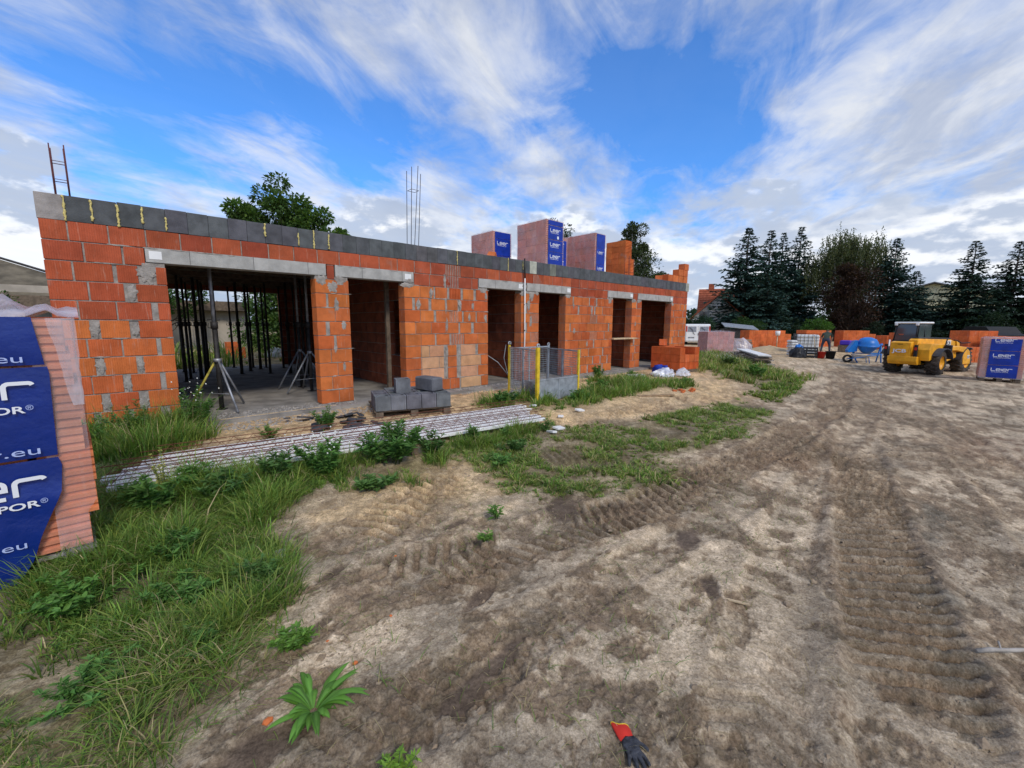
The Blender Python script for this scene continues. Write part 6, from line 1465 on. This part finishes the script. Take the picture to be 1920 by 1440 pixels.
leafy_tree('broadleaf_tree', 'round green walnut-like tree rising behind the roof on the left', 5.6, 13.0, 8, [(-1.25, 1.0, 6.0, 1.0, 1.0, .9), (0, .2, 6.6, 1.15, 1.1, 1.35), (1.1, -.9, 5.9, 1.1, 1.0, 1.1), (-.2, 0, 5.5, 1.6, 1.3, 1.1), (.2, 0, 4.6, 1.6, 1.4, 1.1), (-.2, -.1, 3.0, 2.2, 1.6, 1.2), (-.8, -.6, 1.6, 1.4, 1.2, 1.4)], .19, 22000, (.075, .14, .035), seed=3, trunk=.16, lumps=80, hollow_=.3)
leafy_tree('broadleaf_tree', 'low bushy tree behind the rear opening', 1.0, 16.4, 4, [(0, 0, 2.8, 2.6, 1.2, 1.0)], .16, 2600, (.05, .11, .025), seed=4, lumps=14)
leafy_tree('birch_tree', 'slim birch behind the bare orange stack on the roof', 23.5, 7.0, 8, [(0, 0, 6.5, .8, .8, 1.5), (.3, -.3, 4.9, 1.2, 1.2, 1.7), (.9, -.9, 3.9, 1.1, 1.1, 1.3)], .16, 12000, (.06, .085, .04), seed=5, bark='bark_pale', lumps=70, hollow_=.15)
leafy_tree('broadleaf_tree', 'dark tree top peeping between the roof pallets', 19.8, 10.2, 7, [(0, 0, 6.9, 1.0, 1.0, .9)], .17, 1500, (.04, .06, .03), seed=6, lumps=14)
leafy_tree('birch_tree', 'tall weeping birch with brownish thin foliage between the spruces', 55.6, 2.3, 11.5, [(0, 0, 9.2, 1.9, 1.9, 2.2), (-1.2, 1.6, 8.0, 1.9, 1.9, 2.4), (1.4, -1.8, 8.2, 2.0, 2.0, 2.2), (0, 0, 5.5, 3.2, 3.2, 2.4)], .19, 34000, (.085, .105, .045), seed=7, weep=True, bark='bark_pale', trunk=.2, lumps=70, hollow_=.2)
leafy_tree('copper_tree', 'dense dark brown-purple tree standing before the weeping birch', 51.8, .9, 8, [(0, 0, 4.4, 2.3, 2.4, 3.2), (.3, -.4, 2.2, 2.5, 2.7, 1.9), (-.3, .6, 5.8, 1.4, 1.5, 1.6)], .22, 14000, (.050, .030, .024), seed=8, lumps=60, hollow_=.3, trunk=.18)
leafy_tree('green_bush', 'bright green bush behind the worker', 45.3, 1.9, 3, [(0, 0, 1.4, 1.1, 1.1, 1.3)], .16, 2600, (.06, .14, .025), seed=9, cat='bush', lumps=14, trunk=.05)
leafy_tree('green_bush', 'dark green rounded bush beside the red roofed house', 39.7, 9.9, 3, [(0, 0, 1.5, 1.2, 1.2, 1.4), (.5, 1.2, 1.7, 1.0, 1.0, 1.5)], .16, 5200, (.022, .055, .028), seed=10, cat='bush', lumps=30, trunk=.06)
leafy_tree('green_bush', 'green elder bush in front of the leftmost spruce', 43.4, 6.9, 3, [(0, 0, 1.3, 1.6, 1.6, 1.2)], .16, 3400, (.04, .09, .025), seed=11, cat='bush', lumps=20, trunk=.05)
leafy_tree('green_bush', 'dark undergrowth under the dense spruces', 48.5, 5.6, 3, [(0, 0, 1.2, 2.2, 1.6, 1.3), (2.4, -1.6, 1.2, 2.0, 1.6, 1.3), (-2, 1.6, 1.2, 1.8, 1.5, 1.3)], .17, 8000, (.02, .042, .022), seed=12, cat='bush', lumps=20, trunk=.05)
leafy_tree('green_bush', 'dark undergrowth between the copper tree and the telehandler', 50.5, -2.0, 3, [(0, 0, .9, 2.6, 2.2, 1.0), (1.8, -3.4, .9, 2.2, 2.0, .9)], .17, 5000, (.018, .035, .02), seed=13, cat='bush', lumps=24, trunk=.05)
leafy_tree('green_bush', 'dark hedge under the right-hand spruces', 52.5, -8.2, 3, [(0, 0, 1.4, 2.2, 2.8, 1.5), (2.0, -4.4, 1.5, 2.4, 2.8, 1.5), (1.0, 2.5, 1.3, 1.6, 2.2, 1.4)], .18, 9000, (.018, .038, .02), seed=14, cat='bush', lumps=40, trunk=.06)
leafy_tree('green_bush', 'shrubs before the old barn at the left edge', -4.4, 17.5, 3, [(0, 0, 1.6, 2.2, 1.2, 1.4), (-3.0, 0, 1.7, 1.8, 1.2, 1.5), (2.2, .5, 1.2, 1.4, 1.0, 1.0)], .15, 6000, (.04, .09, .025), seed=15, cat='bush', lumps=34, trunk=.06)
leafy_tree('broadleaf_tree', 'thin pale tree behind the cream house', 70, -2.6, 7, [(0, 0, 5.2, 1.6, 2.2, 1.6)], .2, 900, (.09, .08, .07), seed=16, lumps=20)
leafy_tree('broadleaf_tree', 'leafy tree behind the birch at the far right of the building', 30, 14, 5, [(0, 0, 2.6, 2.2, 2.2, 1.6)], .17, 2600, (.035, .07, .025), seed=17, lumps=18)
# far wood all round the horizon
n = 9000; a = rng.uniform(-1.2, 3.3, n); r_ = rng.uniform(150, 190, n); hgt = 3+4.5*fbm(a*9, a*0+2., 5, 4); zz_ = hgt*rng.uniform(0, 1, n)**.7
pos = np.stack([r_*np.cos(a), r_*np.sin(a)-8, zz_-.3], 1); dr = unit(rng.normal(0, 1, (n, 3)))
ob('far_wood', leaves_mesh('far_wood', pos, dr, np.full(n, 2.2), np.full(n, 1.8), np.array([.035, .06, .035])*rng.uniform(.6, 1.3, (n, 1))), kind='stuff', label='distant line of trees along the horizon', cat='wood')
print('BRICKS facade', NB[0], 'objects', len(bpy.data.objects))
